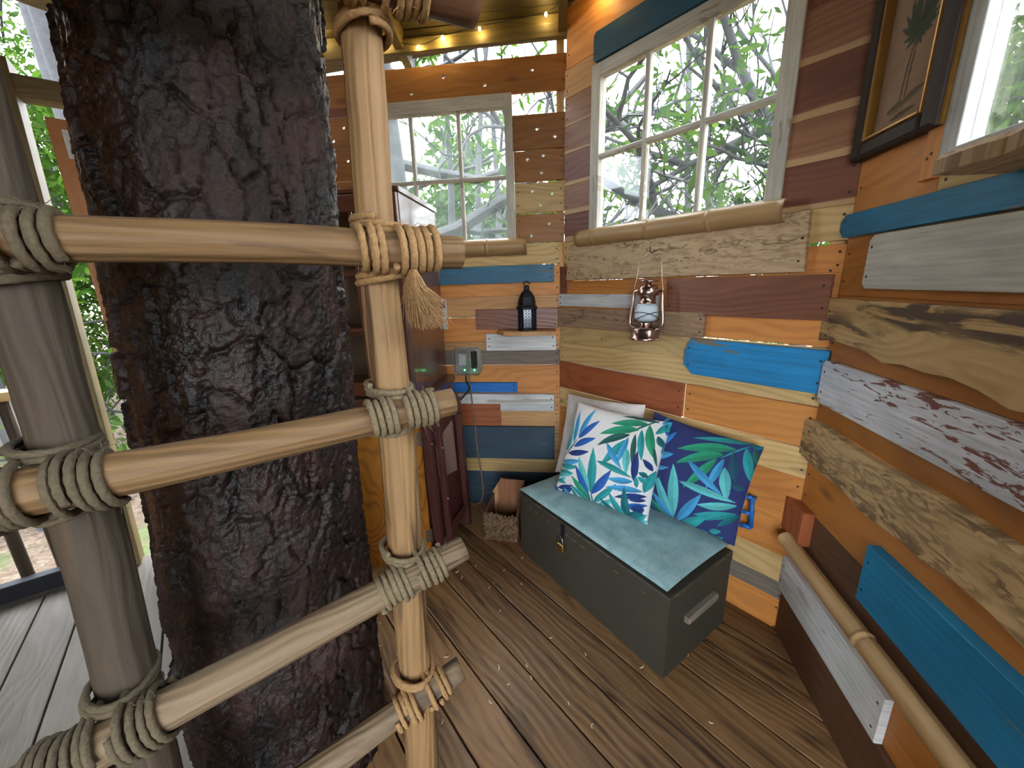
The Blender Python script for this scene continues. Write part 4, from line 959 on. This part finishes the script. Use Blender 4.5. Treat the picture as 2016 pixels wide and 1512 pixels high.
# ================================================================== FOLDED TABLE
ft0, ft1 = WA.p(.572, 0, .575), WA.p(.505, 0, .215)
TF = Frame(0, ft0); e = ft1 - ft0; TW = float(np.linalg.norm(e)); TF.d = e / np.linalg.norm(e); lean = np.array([TF.d[1], -TF.d[0], 0])
if lean @ (EYE - ft0) < 0: lean = -lean
TF.n = lean * math.cos(.03) + np.array([0, 0, 1]) * math.sin(.03); TF.k = np.array([0, 0, 1.0]) * math.cos(.03) - lean * math.sin(.03)
tab = empty('folding_table', (ft0 + ft1) / 2, 'folded dark mahogany tray table leaning beside the cabinet', 'table')
mb = MB(); mb.prism(TF, chamfer(-.0, TW, .10, .80, .03), -.044, -.03, .004); mb.build('tabletop', m_mahog2, tab)
for a, z0, z1, cc_, nm in ((.0, .0, .77, -.018, 'leg'), (TW - .034, .0, .77, -.018, 'leg'), (.055, .04, .70, .006, 'leg'), (TW - .09, .04, .70, .006, 'leg')):
    mb = MB(); mb.box(TF, a, a + .034, z0, z1, cc_ - .012, cc_ + .012, .004); mb.build(nm, m_mahog2, tab)
for a0, a1, z0, z1, cc_ in ((.03, TW - .03, .09, .12, -.014), (.06, TW - .06, .14, .17, .006), (.03, TW - .03, .60, .64, -.03)):
    mb = MB(); mb.box(TF, a0, a1, z0, z1, cc_ - .006, cc_ + .006, .003); mb.build('crossbar', m_mahog2, tab)
for a0, a1, z0, z1 in ((.034, .056, .36, .72), (.09, .135, .40, .70), (.14, TW - .09, .38, .66), (.11, TW - .04, .70, .755)):
    mb = MB(); mb.prism(TF, [(a0, z0 + .03), (a1, z0), (a1, z1), (a0, z1 - .03)], -.033, -.022, .002); mb.build('slat', m_mahog3, tab)
for a, z in ((.017, .64), (.07, .33), (TW - .017, .42), (.07, .6)):
    mb = MB(); mb.lathe(TF.p(a, z, .018 if .05 < a < .1 else -.006), [(.005, 0), (.005, .003), (.002, .005)], 8, TF.n); mb.build('bolt', m_steel, tab)

# ================================================================== SMALL THINGS ON THE LEFT WALL
ob = empty('outlet_box', WA.p(.52, .84, 0), 'grey weatherproof outlet box with green light on the left wall', 'outlet box')
mb = MB(); mb.prism(WA, chamfer(.448, .6, .852, 1.004, .014), .0, .03, .004); mb.build('box', m_plug, ob)
mb = MB(); mb.prism(WA, chamfer(.446, .602, .85, 1.006, .016), .03, .075, .008); mb.build('clear_cover', m_boxlid, ob)
mb = MB(); mb.box(WA, .53, .575, .905, .97, .03, .06, .006); mb.build('plug', m_plug, ob)
mb = MB(); mb.box(WA, .47, .5, .89, .985, .03, .06, .006); mb.build('plug', m_dark, ob)
for a in (.535, .478): mb = MB(); mb.lathe(WA.p(a, .885, .076), [(.005, 0), (.004, .003)], 8, WA.n); mb.build('indicator_light', m_green, ob)
p = [WA.p(.523, .852, .03), WA.p(.522, .80, .035), WA.p(.515, .7, .03), WA.p(.505, .55, .03), WA.p(.497, .35, .028), WA.p(.48, .2, .03), WA.p(.478, .08, .03), WA.p(.5, .02, .04), WA.p(.545, .012, .06)]
mb = MB(); mb.tube(spline(p), .0045, 8); tag(mb.build('power_cord', m_cord, None, True), 'brown power cord hanging from the outlet box to the floor', 'cord')
p = [WA.p(.54, .852, .03), WA.p(.54, .81, .04), WA.p(.52, .77, .05), WA.p(.56, .72, .06), WA.p(.6, .68, .07), WA.p(.62, .66, .08)]
mb = MB(); mb.tube(spline(p), .0045, 8); tag(mb.build('power_cord', m_dark, None, True), 'short dark cord running from the outlet box behind the folded table', 'cord')

sh = empty('wall_shelf', WA.p(.17, 1.08, 0), 'small live edge wood shelf under the black lantern', 'shelf')
mb = MB(); mb.prism(WA, [(.018, 1.082), (.33, 1.082), (.335, 1.1), (.018, 1.1)], .02, .022, 0)
SHF = Frame(0, WA.p(0, 1.082, 0)); SHF.d = WA.d; SHF.k = WA.n; SHF.n = np.array([0, 0, 1.0])
mb = MB(); mb.prism(SHF, [(.02, .02), (.345, .02), (.34, .06), (.315, .09), (.30, .125), (.2, .14), (.1, .132), (.02, .14)], 0, .022, .004); mb.build('shelf_board', m_tan, sh)
LT = WA.p(.175, 1.1045, .075)
ln = empty('table_lantern', LT, 'black metal lantern with blue glass panels standing on the small shelf', 'lantern')
def hexa(c, prof, k=6): m = MB(); m.lathe(c, prof, k); return m
hexa(LT, [(.052, 0), (.052, .008), (.046, .012), (.046, .018)]).build('base', m_iron, ln)
hexa(LT, [(.052, .112), (.056, .116), (.056, .122), (.05, .128), (.044, .135), (.046, .15), (.04, .175), (.028, .198), (.014, .212), (.014, .23), (.009, .236)]).build('dome', m_iron, ln)
xh = np.cross([0, 0, 1.0], [0, 1, .001]); yh = np.cross([0, 0, 1.0], xh)
m_bglass = plain('cobalt_glass', (36, 62, 92), .15, coat=.5)
for j in range(6):
    d0 = math.cos(j * math.pi / 3) * xh + math.sin(j * math.pi / 3) * yh; d1 = math.cos((j + 1) * math.pi / 3) * xh + math.sin((j + 1) * math.pi / 3) * yh
    mb = MB(); mb.tube([LT + d0 * .046 + [0, 0, .016], LT + d0 * .046 + [0, 0, .115]], .0035, 6); mb.build('corner_bar', m_iron, ln)
    q0, q1 = LT + d0 * .043, LT + d1 * .043; PF = Frame(0, q0); PF.d = (q1 - q0) / np.linalg.norm(q1 - q0); PF.k = np.array([0, 0, 1.0]); PF.n = (d0 + d1) / np.linalg.norm(d0 + d1); W_ = float(np.linalg.norm(q1 - q0))
    mb = MB(); mb.box(PF, 0, W_, .016, .115, -.002, .0, 0); gp = mb.build('glass_panel', m_bglass, ln)
    mb = MB()
    for r_ in range(6):
        for c_ in range(2):
            cx, cz = W_ * (.3 + .4 * c_), .026 + .0158 * r_
            for s_ in (1, -1): mb.tube([PF.p(cx - .007, cz - .007 * s_, .002), PF.p(cx + .007, cz + .007 * s_, .002)], .0011, 4)
    mb.build('lattice', m_iron, gp)
mb = MB(); mb.tube([LT + [0, 0, .232] + .016 * (math.cos(t) * WA.d) + np.array([0, 0, .012 + .012 * math.sin(t)]) for t in np.linspace(-.6, 3.6, 14)], .0028, 6); mb.build('ring_handle', m_iron, ln, True)

# ================================================================== HANGING LANTERN ON THE BENCH WALL
hk = WB.p(.612, 1.466, .025)
mb = MB(); mb.tube([hk, hk + WB.n * .022 + [0, 0, -.004], hk + WB.n * .04 + [0, 0, -.012], hk + WB.n * .05 + [0, 0, -.002], hk + WB.n * .05 + [0, 0, .012]], .0022, 8); tag(mb.build('wall_hook', m_iron, None, True), 'small dark screw hook holding the copper lantern', 'hook')
top = hk + WB.n * .042 + np.array([0, 0, -.012])
c_b = .075; ab, zb = WB.at(1269, 668, c_b); Lb = WB.p(ab, zb, c_b)
axv = top - Lb; Lh = float(np.linalg.norm(axv)); axv /= Lh
lx = WB.d - (WB.d @ axv) * axv; lx /= np.linalg.norm(lx); lz = np.cross(axv, lx)
hl = empty('hanging_lantern', Lb, 'copper storm lantern with frosted globe hanging from a hook', 'lantern')
LP = lambda a, h, c=0: Lb + lx * a + axv * h + lz * c
def lat(name, prof, m, par=hl, k=28): q = MB(); q.lathe(Lb, prof, k, axv); return q.build(name, m, par, True)
lat('fuel_base', [(.064, 0), (.066, .004), (.062, .012), (.058, .014), (.058, .04), (.05, .05), (.03, .056)], m_copper)
lat('burner', [(.03, .056), (.026, .064), (.03, .07), (.022, .076)], m_copper)
lat('globe', [(.034, .078), (.046, .09), (.05, .11), (.046, .135), (.038, .15)], m_frosted)
lat('chimney', [(.036, .15), (.036, .156), (.032, .158), (.032, .182), (.044, .186), (.046, .2), (.04, .212), (.036, .226)], m_copper)
lat('cap', [(.01, .226), (.01, .238), (.042, .24), (.04, .246), (.008, .25)], m_copper)
for s_ in (-1, 1):
    q = [LP(s_ * .03, .045), LP(s_ * .062, .05), LP(s_ * .075, .062), LP(s_ * .077, .09), LP(s_ * .07, .15), LP(s_ * .066, .19), LP(s_ * .056, .202), LP(s_ * .035, .204)]
    mb = MB(); mb.tube(spline(q), .0065, 10); mb.build('side_tube', m_copper, hl, True)
mb = MB()
for ph in (0, math.pi / 2):
    mb.tube([LP(.051 * math.cos(t + ph), .095 + .022 * math.sin(t), .051 * math.sin(t + ph)) for t in np.linspace(0, 2 * math.pi, 30)], .0015, 5, False)
mb.build('globe_guard', m_iron, hl, True)
bw = .064; q = [LP(-bw - .004, .202), LP(-bw, .222), LP(-bw + .006, Lh * .72), LP(-bw * .75, Lh * .9), LP(-bw * .4, Lh * .97), LP(0, Lh + .0), LP(bw * .4, Lh * .97), LP(bw * .75, Lh * .9), LP(bw - .006, Lh * .72), LP(bw, .222), LP(bw + .004, .202)]
mb = MB(); mb.tube(spline(q), .0022, 8); mb.build('bail_handle', m_copper, hl, True)

# ================================================================== PICTURE AND SHELF ON THE RIGHT WALL
pic = empty('framed_picture', WC.p(.15, 1.66, 0), 'dark gilt framed palm tree print hanging beside the right window', 'picture')
c = .03
mb = MB(); a0, a1, z0, z1 = .0, .285, 1.655, 2.075
for (x0, x1, y0, y1) in ((a0, a0 + .04, z0, z1), (a1 - .04, a1, z0, z1), (a0 + .04, a1 - .04, z0, z0 + .04), (a0 + .04, a1 - .04, z1 - .04, z1)): mb.box(WC, x0, x1, y0, y1, .002, c + .006, .008)
fr_ = mb.build('frame', m_ebony, pic)
mb = MB()
for (x0, x1, y0, y1) in ((a0 + .04, a0 + .05, z0 + .04, z1 - .04), (a1 - .05, a1 - .04, z0 + .04, z1 - .04), (a0 + .05, a1 - .05, z0 + .04, z0 + .05), (a0 + .05, a1 - .05, z1 - .05, z1 - .04)): mb.box(WC, x0, x1, y0, y1, .005, c + .004, .003)
mb.build('gilt_beading', m_gold, fr_)
for (x0, x1, y0, y1) in ((a1 - .004, a1 + .004, z0, z1), (a0 - .004, a0 + .002, z0, z1)): mb = MB(); mb.box(WC, x0, x1, y0, y1, .002, c - .008, .003); mb.build('gilt_edge', m_gold, fr_)
n1, n2 = 90, 130; g1_, g2_ = np.meshgrid(np.linspace(0, 1, n1), np.linspace(0, 1, n2)); XY = np.stack([g1_.ravel() * 100, (1 - g2_.ravel()) * 150], -1)
PG = (74, 82, 66); lf = [(52, 62, 42, 140, 1.6, 3, (104, 84, 62)), (56, 62, 50, 140, 1.6, 2, (104, 84, 62))]
for i in range(34):
    t = i / 34 * 2 * math.pi; L_ = 24 + 12 * ((i * 7) % 5) / 5; lf.append((54, 56, 54 + L_ * math.cos(t), 52 + L_ * .95 * math.sin(t) - 6, 3.0, 3 if math.cos(t) > 0 else -3, PG))
lf += [(20, 132, 60, 128, 4, 0, (112, 96, 74)), (50, 128, 85, 120, 4, 0, (112, 96, 74)), (30, 142, 75, 138, 3, 0, (110, 92, 72))]
cc_ = leaves_paint(XY, (150, 122, 98), [(x0, y0, x1, y1, w, b_, rgb) for (x0, y0, x1, y1, w, b_, rgb) in lf])
PV = np.array([WC.p(a0 + .05 + (a1 - a0 - .1) * x, z0 + .05 + (z1 - z0 - .1) * y, .012) for x, y in zip(g1_.ravel(), g2_.ravel())])
ii = np.arange(n1 * n2).reshape(n2, n1); mk('print', PV, np.stack([ii[:-1, :-1], ii[1:, :-1], ii[1:, 1:], ii[:-1, 1:]], -1).reshape(-1, 4), m_art, pic, None, True, cc_)
# live edge slab shelf below window 3
SF = Frame(0, WC.p(0, 1.515, 0)); SF.d = WC.d; SF.k = WC.n; SF.n = np.array([0, 0, 1.0])
edge = [(s_, .165 + .014 * math.sin(s_ * 19) + .008 * math.sin(s_ * 47)) for s_ in np.linspace(.5, 1.35, 22)]
mb = MB(); mb.prism(SF, [(.475, .024), (.485, .1)] + edge + [(1.36, .024)], .0, .034, .01); o = mb.build('slab_shelf', m_weather); tag(o, 'thick live edge slab shelf under the right hand window', 'shelf')
# blue plastic handle on the bench wall
mb = MB(); q = [(.176, .395), (.136, .402), (.145, .53), (.172, .52)]
for i in range(3): mb.tube([WB.p(*q[i], .024), WB.p(*q[i + 1], .024)], .009, 8)
for z in (.40, .46, .522): mb.tube([WB.p(.142, z, .0), WB.p(.142, z, .03)], .007, 8)
mb.tube([WB.p(.142, .46, .024), WB.p(.175, .455, .024)], .008, 8)
tag(mb.build('cord_winder', m_blueplast, None, True), 'bright blue plastic bracket on the wall beside the navy pillow', 'bracket')

# carved root box beside the chest
k0, k1 = on_floor(957, 1062), on_floor(1026, 1073)
KB = Frame(0, k0); KB.d = (k1 - k0) / np.linalg.norm(k1 - k0); KB.k = np.array([0, 0, 1.0]); KB.n = np.cross(KB.d, KB.k)
if KB.n @ (EYE - k0) < 0: KB.n = -KB.n
KW = float(np.linalg.norm(k1 - k0)) - .012
cb = empty('carved_box', k0 + KB.d * KW / 2, 'small carved root wood box on the floor between table and chest', 'box')
KD = .15
SB = Frame(0, k0); SB.d = KB.d; SB.k = KB.k; SB.n = KB.n
mb = MB(); mb.prism(SB, [(.0, .02), (KW, .02), (KW, .3), (.05, .3), (.0, .215)], -KD, -KD + .014, .002); mb.build('back_panel', m_cedar, cb)
KS = Frame(0, k0); KS.d = -KB.n; KS.k = KB.k; KS.n = -KB.d
mb = MB(); mb.prism(KS, [(0.0, .02), (KD, .02), (KD, .215), (0.0, .17)], -.012, 0, .002); mb.build('side_panel', m_darkbr, cb)
mb = MB(); mb.prism(KS, [(0.0, .02), (KD, .02), (KD, .29), (0.0, .17)], -KW, -KW + .012, .002); mb.build('side_panel', m_darkbr, cb)
mb = MB(); mb.box(SB, -.004, KW, 0, .02, -KD, .012, .003); mb.build('base', m_mahog, cb)
n = 90; gs, gt = np.meshgrid(np.linspace(0, 1, n), np.linspace(0, 1, n))
f1, f2, idv = worley(gs * 5 + (vnoise(gs * 9, gt * 9, 61) - .5), gt * 5 + (vnoise(gs * 9, gt * 9, 62) - .5), 99, 63)
hh = .03 * np.abs(np.sin(f1 * 8)) * (.4 + idv) + .008 * vnoise(gs * 24, gt * 24, 64) - .012 * np.clip(1 - (f2 - f1) * 6, 0, 1)
KV = (k0 + gs[..., None] * KB.d * KW + (.021 + gt * .155)[..., None] * KB.k + (hh - .004)[..., None] * KB.n).reshape(-1, 3); ii = np.arange(n * n).reshape(n, n)
mk('carved_front', KV, np.stack([ii[:-1, :-1], ii[:-1, 1:], ii[1:, 1:], ii[1:, :-1]], -1).reshape(-1, 4), m_carve, cb, None, True)

# ================================================================== STRING LIGHTS
sl_ = empty('string_lights', WA.p(.5, 2.47, .05), 'string of warm fairy lights draped along the roof beam', 'string lights')
bp = [(1.5, 2.56), (1.151, 2.536), (1.105, 2.595), (1.083, 2.601), (.839, 2.49), (.669, 2.452), (.547, 2.473), (.369, 2.491), (.2, 2.512), (.065, 2.522)]
pts = [WA.p(a, z + .006, .055 + .008 * math.sin(i * 2.1)) for i, (a, z) in enumerate(bp)]
pb = WB.p(.93, 2.5, .05); pts += [WB.p(1.08, 2.53, .05), pb, WB.p(.7, 2.55, .05)]
mb = MB(); mb.tube(spline(pts, 10), .0018, 6); mb.build('wire', m_wire, sl_, True)
m_bulb = plain('warm_bulb', (255, 224, 150), .4, emit=14)
for i, P in enumerate([pts[j] for j in (1, 2, 3, 4, 5, 6, 7, 9)] + [pb]):
    r_ = .0065 if i != 5 else .009
    mb = MB(); mb.lathe(P + np.array([0, 0, -.012]), [(.001, -r_), (r_ * .7, -r_ * .6), (r_, 0), (r_ * .8, r_ * .8), (.002, r_ * 1.6)], 10); mb.build('bulb', m_bulb, sl_, True)
    ld = bpy.data.lights.new('bulb_light', 'POINT'); ld.energy = .003 if i < 8 else .014; ld.color = (1, .72, .28); ld.shadow_soft_size = .012
    lo = bpy.data.objects.new('bulb_light', ld); COL.objects.link(lo); lo.parent = sl_; lo.location = P + WA.n * .02 + np.array([0, 0, -.03]) - WLOC[sl_.name]

# ================================================================== SHAVINGS ON THE FLOOR
mb = MB(); rs = random.Random(3)
for (x, y) in [(936, 1113), (990, 1122), (975, 1148), (960, 1158), (898, 1125), (1026, 1097), (1042, 1310), (970, 1380), (1150, 1290), (1085, 1260), (745, 1230), (750, 1270), (1400, 1420), (1030, 1150), (880, 1290), (1260, 1310), (905, 1138), (1000, 1345)] + [(rs.uniform(860, 1350), rs.uniform(1120, 1480)) for _ in range(10)]:
    P = on_floor(x, y) + np.array([0, 0, .002]); a = rs.random() * 6.28; L_ = .006 + .006 * rs.random()
    mb.tube([P + L_ * np.array([math.cos(a + t), math.sin(a + t), .25 * math.sin(t)]) for t in np.linspace(0, 1.9, 7)], [.0008, .0014, .0017, .0018, .0017, .0014, .0008], 5, False)
tag(mb.build('wood_shavings', m_shav), 'pale curled wood shavings scattered over the floor boards', 'debris', kind='stuff')

# ================================================================== TREES OUTSIDE
def indoors(P, m=.22):
    P = np.atleast_2d(P); r = (P[:, 2] < 3.4) & (P[:, 2] > -.3)
    for W in (WA, WB, WC, WD): r &= ((P - W.o) @ W.n) > -m
    return r
def build_tree(base, height, r0, seed, lmat, label, name='tree', levels=3, nb=7, leaves=5000, lsize=.09, start=.3, spread=1.0, lean=(0, 0), cluster=.35, droop=.0, group='trees around the treehouse', barkm=None, limbs=None):
    g = np.random.default_rng(seed); base = np.array(base, float)
    T = MB(); Bm = MB(); tips = []
    def seg(P, d, L, r, n, wob):
        pts = [P]; d = d / np.linalg.norm(d)
        for i in range(n):
            d = d + g.normal(0, wob, 3); d /= np.linalg.norm(d); pts.append(pts[-1] + d * L / n)
        return np.array(pts), d
    def branch(P, d, L, r, lev):
        n = 5 if lev < 2 else 4
        pts, dd = seg(P, d, L, r, n, .16 + .05 * lev)
        if indoors(pts).any(): return
        Bm.tube(pts, np.linspace(r, r * .35, n + 1), 6 if lev == 0 else (5 if lev == 1 else 3), False)
        if lev >= levels - 1: tips.extend(pts[1:]); return
        k = 4 if lev == 0 else 4
        for i in range(k):
            t = (.3 + .7 * (i + g.random()) / k); q = pts[0] + (pts[-1] - pts[0]) * t; q = pts[min(n, int(t * n))] if n else q
            nd = dd * .6 + g.normal(0, .6, 3) + np.array([0, 0, .36 - droop]); branch(q, nd, L * (.45 + .25 * g.random()), r * .5, lev + 1)
    tpts, _ = seg(base, np.array([lean[0], lean[1], 1.0]), height, r0, 10, .035)
    T.tube(spline(tpts, 3), np.interp(np.linspace(0, 1, 31), [0, 1], [r0, r0 * .3]), 10, False)
    for i in range(nb):
        t = start + (1 - start) * (i + .5 * g.random()) / nb; q = tpts[0] + (tpts[-1] - tpts[0]) * 0 + np.array([np.interp(t, np.linspace(0, 1, 11), tpts[:, j]) for j in range(3)])
        a = i * 2.4 + g.random() * 1.2; nd = np.array([math.cos(a), math.sin(a), .25 + .5 * g.random() - droop])
        branch(q, nd, height * .33 * spread * (1.15 - .6 * t) * (.8 + .4 * g.random()), r0 * .38 * (1.1 - .6 * t), 0)
    if limbs:
        for (P, d, L, r) in limbs: branch(np.array(P, float), np.array(d, float), L, r, 0)
    root = empty(name, base, label, 'tree', group)
    T.build('trunk', barkm or m_obark, root, True)
    if Bm.n: tag(Bm.build('branches', barkm or m_obark, root, True), kind='stuff')
    if leaves and tips:
        tp = np.array(tips); idx_ = g.integers(0, len(tp), leaves); C = tp[idx_] + g.normal(0, cluster * .5, (leaves, 3)); C = C[~indoors(C) & (C[:, 2] > -2.2)]; leaves = len(C)
        a = g.normal(0, 1, (leaves, 3)); a /= np.linalg.norm(a, axis=1)[:, None]; b_ = np.cross(a, g.normal(0, 1, (leaves, 3))); b_ /= np.linalg.norm(b_, axis=1)[:, None] + 1e-9
        s = lsize * (.6 + .8 * g.random(leaves))[:, None]
        V = np.stack([C - a * s, C + b_ * s * .38, C + a * s, C - b_ * s * .38], 1).reshape(-1, 3)
        Q = np.arange(leaves * 4).reshape(-1, 4); cv = np.repeat(g.random(leaves)[:, None], 4, 0).reshape(-1, 1); 
        tag(mk('foliage', V, Q, lmat, root, None, False, np.repeat(cv, 3, 1)), kind='stuff')
    return root
def pol(az, d, z=-2.7): return (d * math.sin(math.radians(az)), d * math.cos(math.radians(az)), z)
def limb(az0, z0, az1, z1, d0, d1, r, L=None):
    p = np.array(pol(az0, d0, z0)); q = np.array(pol(az1, d1, z1)); return (p, q - p, L or float(np.linalg.norm(q - p)), r)
build_tree(pol(41, 3.6), 7.5, .13, 101, m_leaf, 'grey limbed tree with sparse green leaves outside the large window', nb=6, leaves=4200, lsize=.042, start=.55, spread=1.0, cluster=.15, levels=4,
           limbs=[limb(41, 1.2, 14, 3.1, 3.6, 3.4, .07), limb(41, 1.6, 24, 3.6, 3.6, 3.2, .05), limb(41, .9, 12, 1.7, 3.6, 3.6, .05), limb(41, .6, 20, 1.9, 3.6, 3.0, .04), limb(40, 2.4, 18, 2.5, 3.6, 3.1, .05), limb(40, 1.9, 28, 2.2, 3.6, 2.8, .03), limb(40, 2.8, 26, 4.0, 3.6, 3.4, .05), limb(41, 1.0, 30, 1.5, 3.6, 2.9, .03)])
build_tree(pol(9, 6.5), 10.0, .11, 102, m_leaf2, 'slender leafy tree outside the left edge of the large window', nb=12, leaves=3000, lsize=.08, spread=1.1, cluster=.25, levels=4)
build_tree(pol(27, 8), 9.0, .10, 118, m_leaf2, 'lower pale green tree outside the bottom of the large window', nb=14, leaves=9000, lsize=.08, start=.25, spread=1.0, cluster=.35)
# beyond the dusty window: tall pine trunk, small trees
build_tree(pol(-14.6, 4.6), 12, .25, 103, m_leaf, 'thick grey pine trunk outside the dusty window', name='pine_tree', nb=5, leaves=1500, start=.7,
           limbs=[((pol(-14.6, 4.6, 1.75)), (1, .1, .36), 3.2, .09), ((pol(-14.6, 4.6, 1.62)), (1, .12, .0), 3.0, .06), ((pol(-14.6, 4.6, 2.6)), (1, .1, -.25), 2.2, .06)])
build_tree(pol(-7.0, 6.0), 7.5, .09, 104, m_leaf, 'thin forked tree standing in the middle of the dusty window', nb=12, leaves=3500, lsize=.07, start=.2, spread=1.0, cluster=.25)
build_tree(pol(-2.0, 8), 9, .1, 105, m_leaf2, 'pale leafy tree outside the right half of the dusty window', nb=14, leaves=14000, lsize=.13, start=.15, cluster=.45, spread=1.2)
build_tree(pol(-9, 9.5), 10.5, .12, 106, m_leaf, 'bright green tree far behind the dusty window', nb=14, leaves=18000, lsize=.16, start=.12, cluster=.55, spread=1.2)
build_tree(pol(3, 11), 9, .12, 107, m_leaf2, 'hazy green tree behind the wall gap near the corner', nb=14, leaves=14000, lsize=.13, start=.12, cluster=.6, spread=1.2)
# right window
build_tree(pol(60, 4.8), 9.5, .11, 108, m_leaf, 'light green tree close outside the right hand window', nb=18, leaves=26000, lsize=.085, start=.25, cluster=.5, spread=1.3)
build_tree(pol(45, 7.5), 11, .12, 109, m_leaf2, 'denser green tree deeper behind the right hand window', nb=18, leaves=18000, lsize=.11, start=.2, cluster=.6, spread=1.3)
# left opening
build_tree(pol(-43.5, 6.0), 10.5, .12, 110, m_leaf, 'green tree behind the pine trunk and the ajar door', nb=18, leaves=20000, lsize=.085, start=.15, cluster=.45, spread=1.3)
build_tree(pol(-61, 6.5), 10.5, .12, 111, m_leaf2, 'pale green tree at the left edge of the view', nb=16, leaves=15000, lsize=.10, start=.15, cluster=.5, spread=1.3)
build_tree(pol(-54, 10), 13, .14, 112, m_leaf3, 'dark green tree far beyond the ajar door', nb=16, leaves=15000, lsize=.14, start=.1, cluster=.7, spread=1.2)
build_tree(pol(-45.5, 7.5), 13.5, .13, 119, m_leaf2, 'tall pale tree whose crown shows above the doorway timber', nb=20, leaves=18000, lsize=.10, start=.35, cluster=.5, spread=1.0)
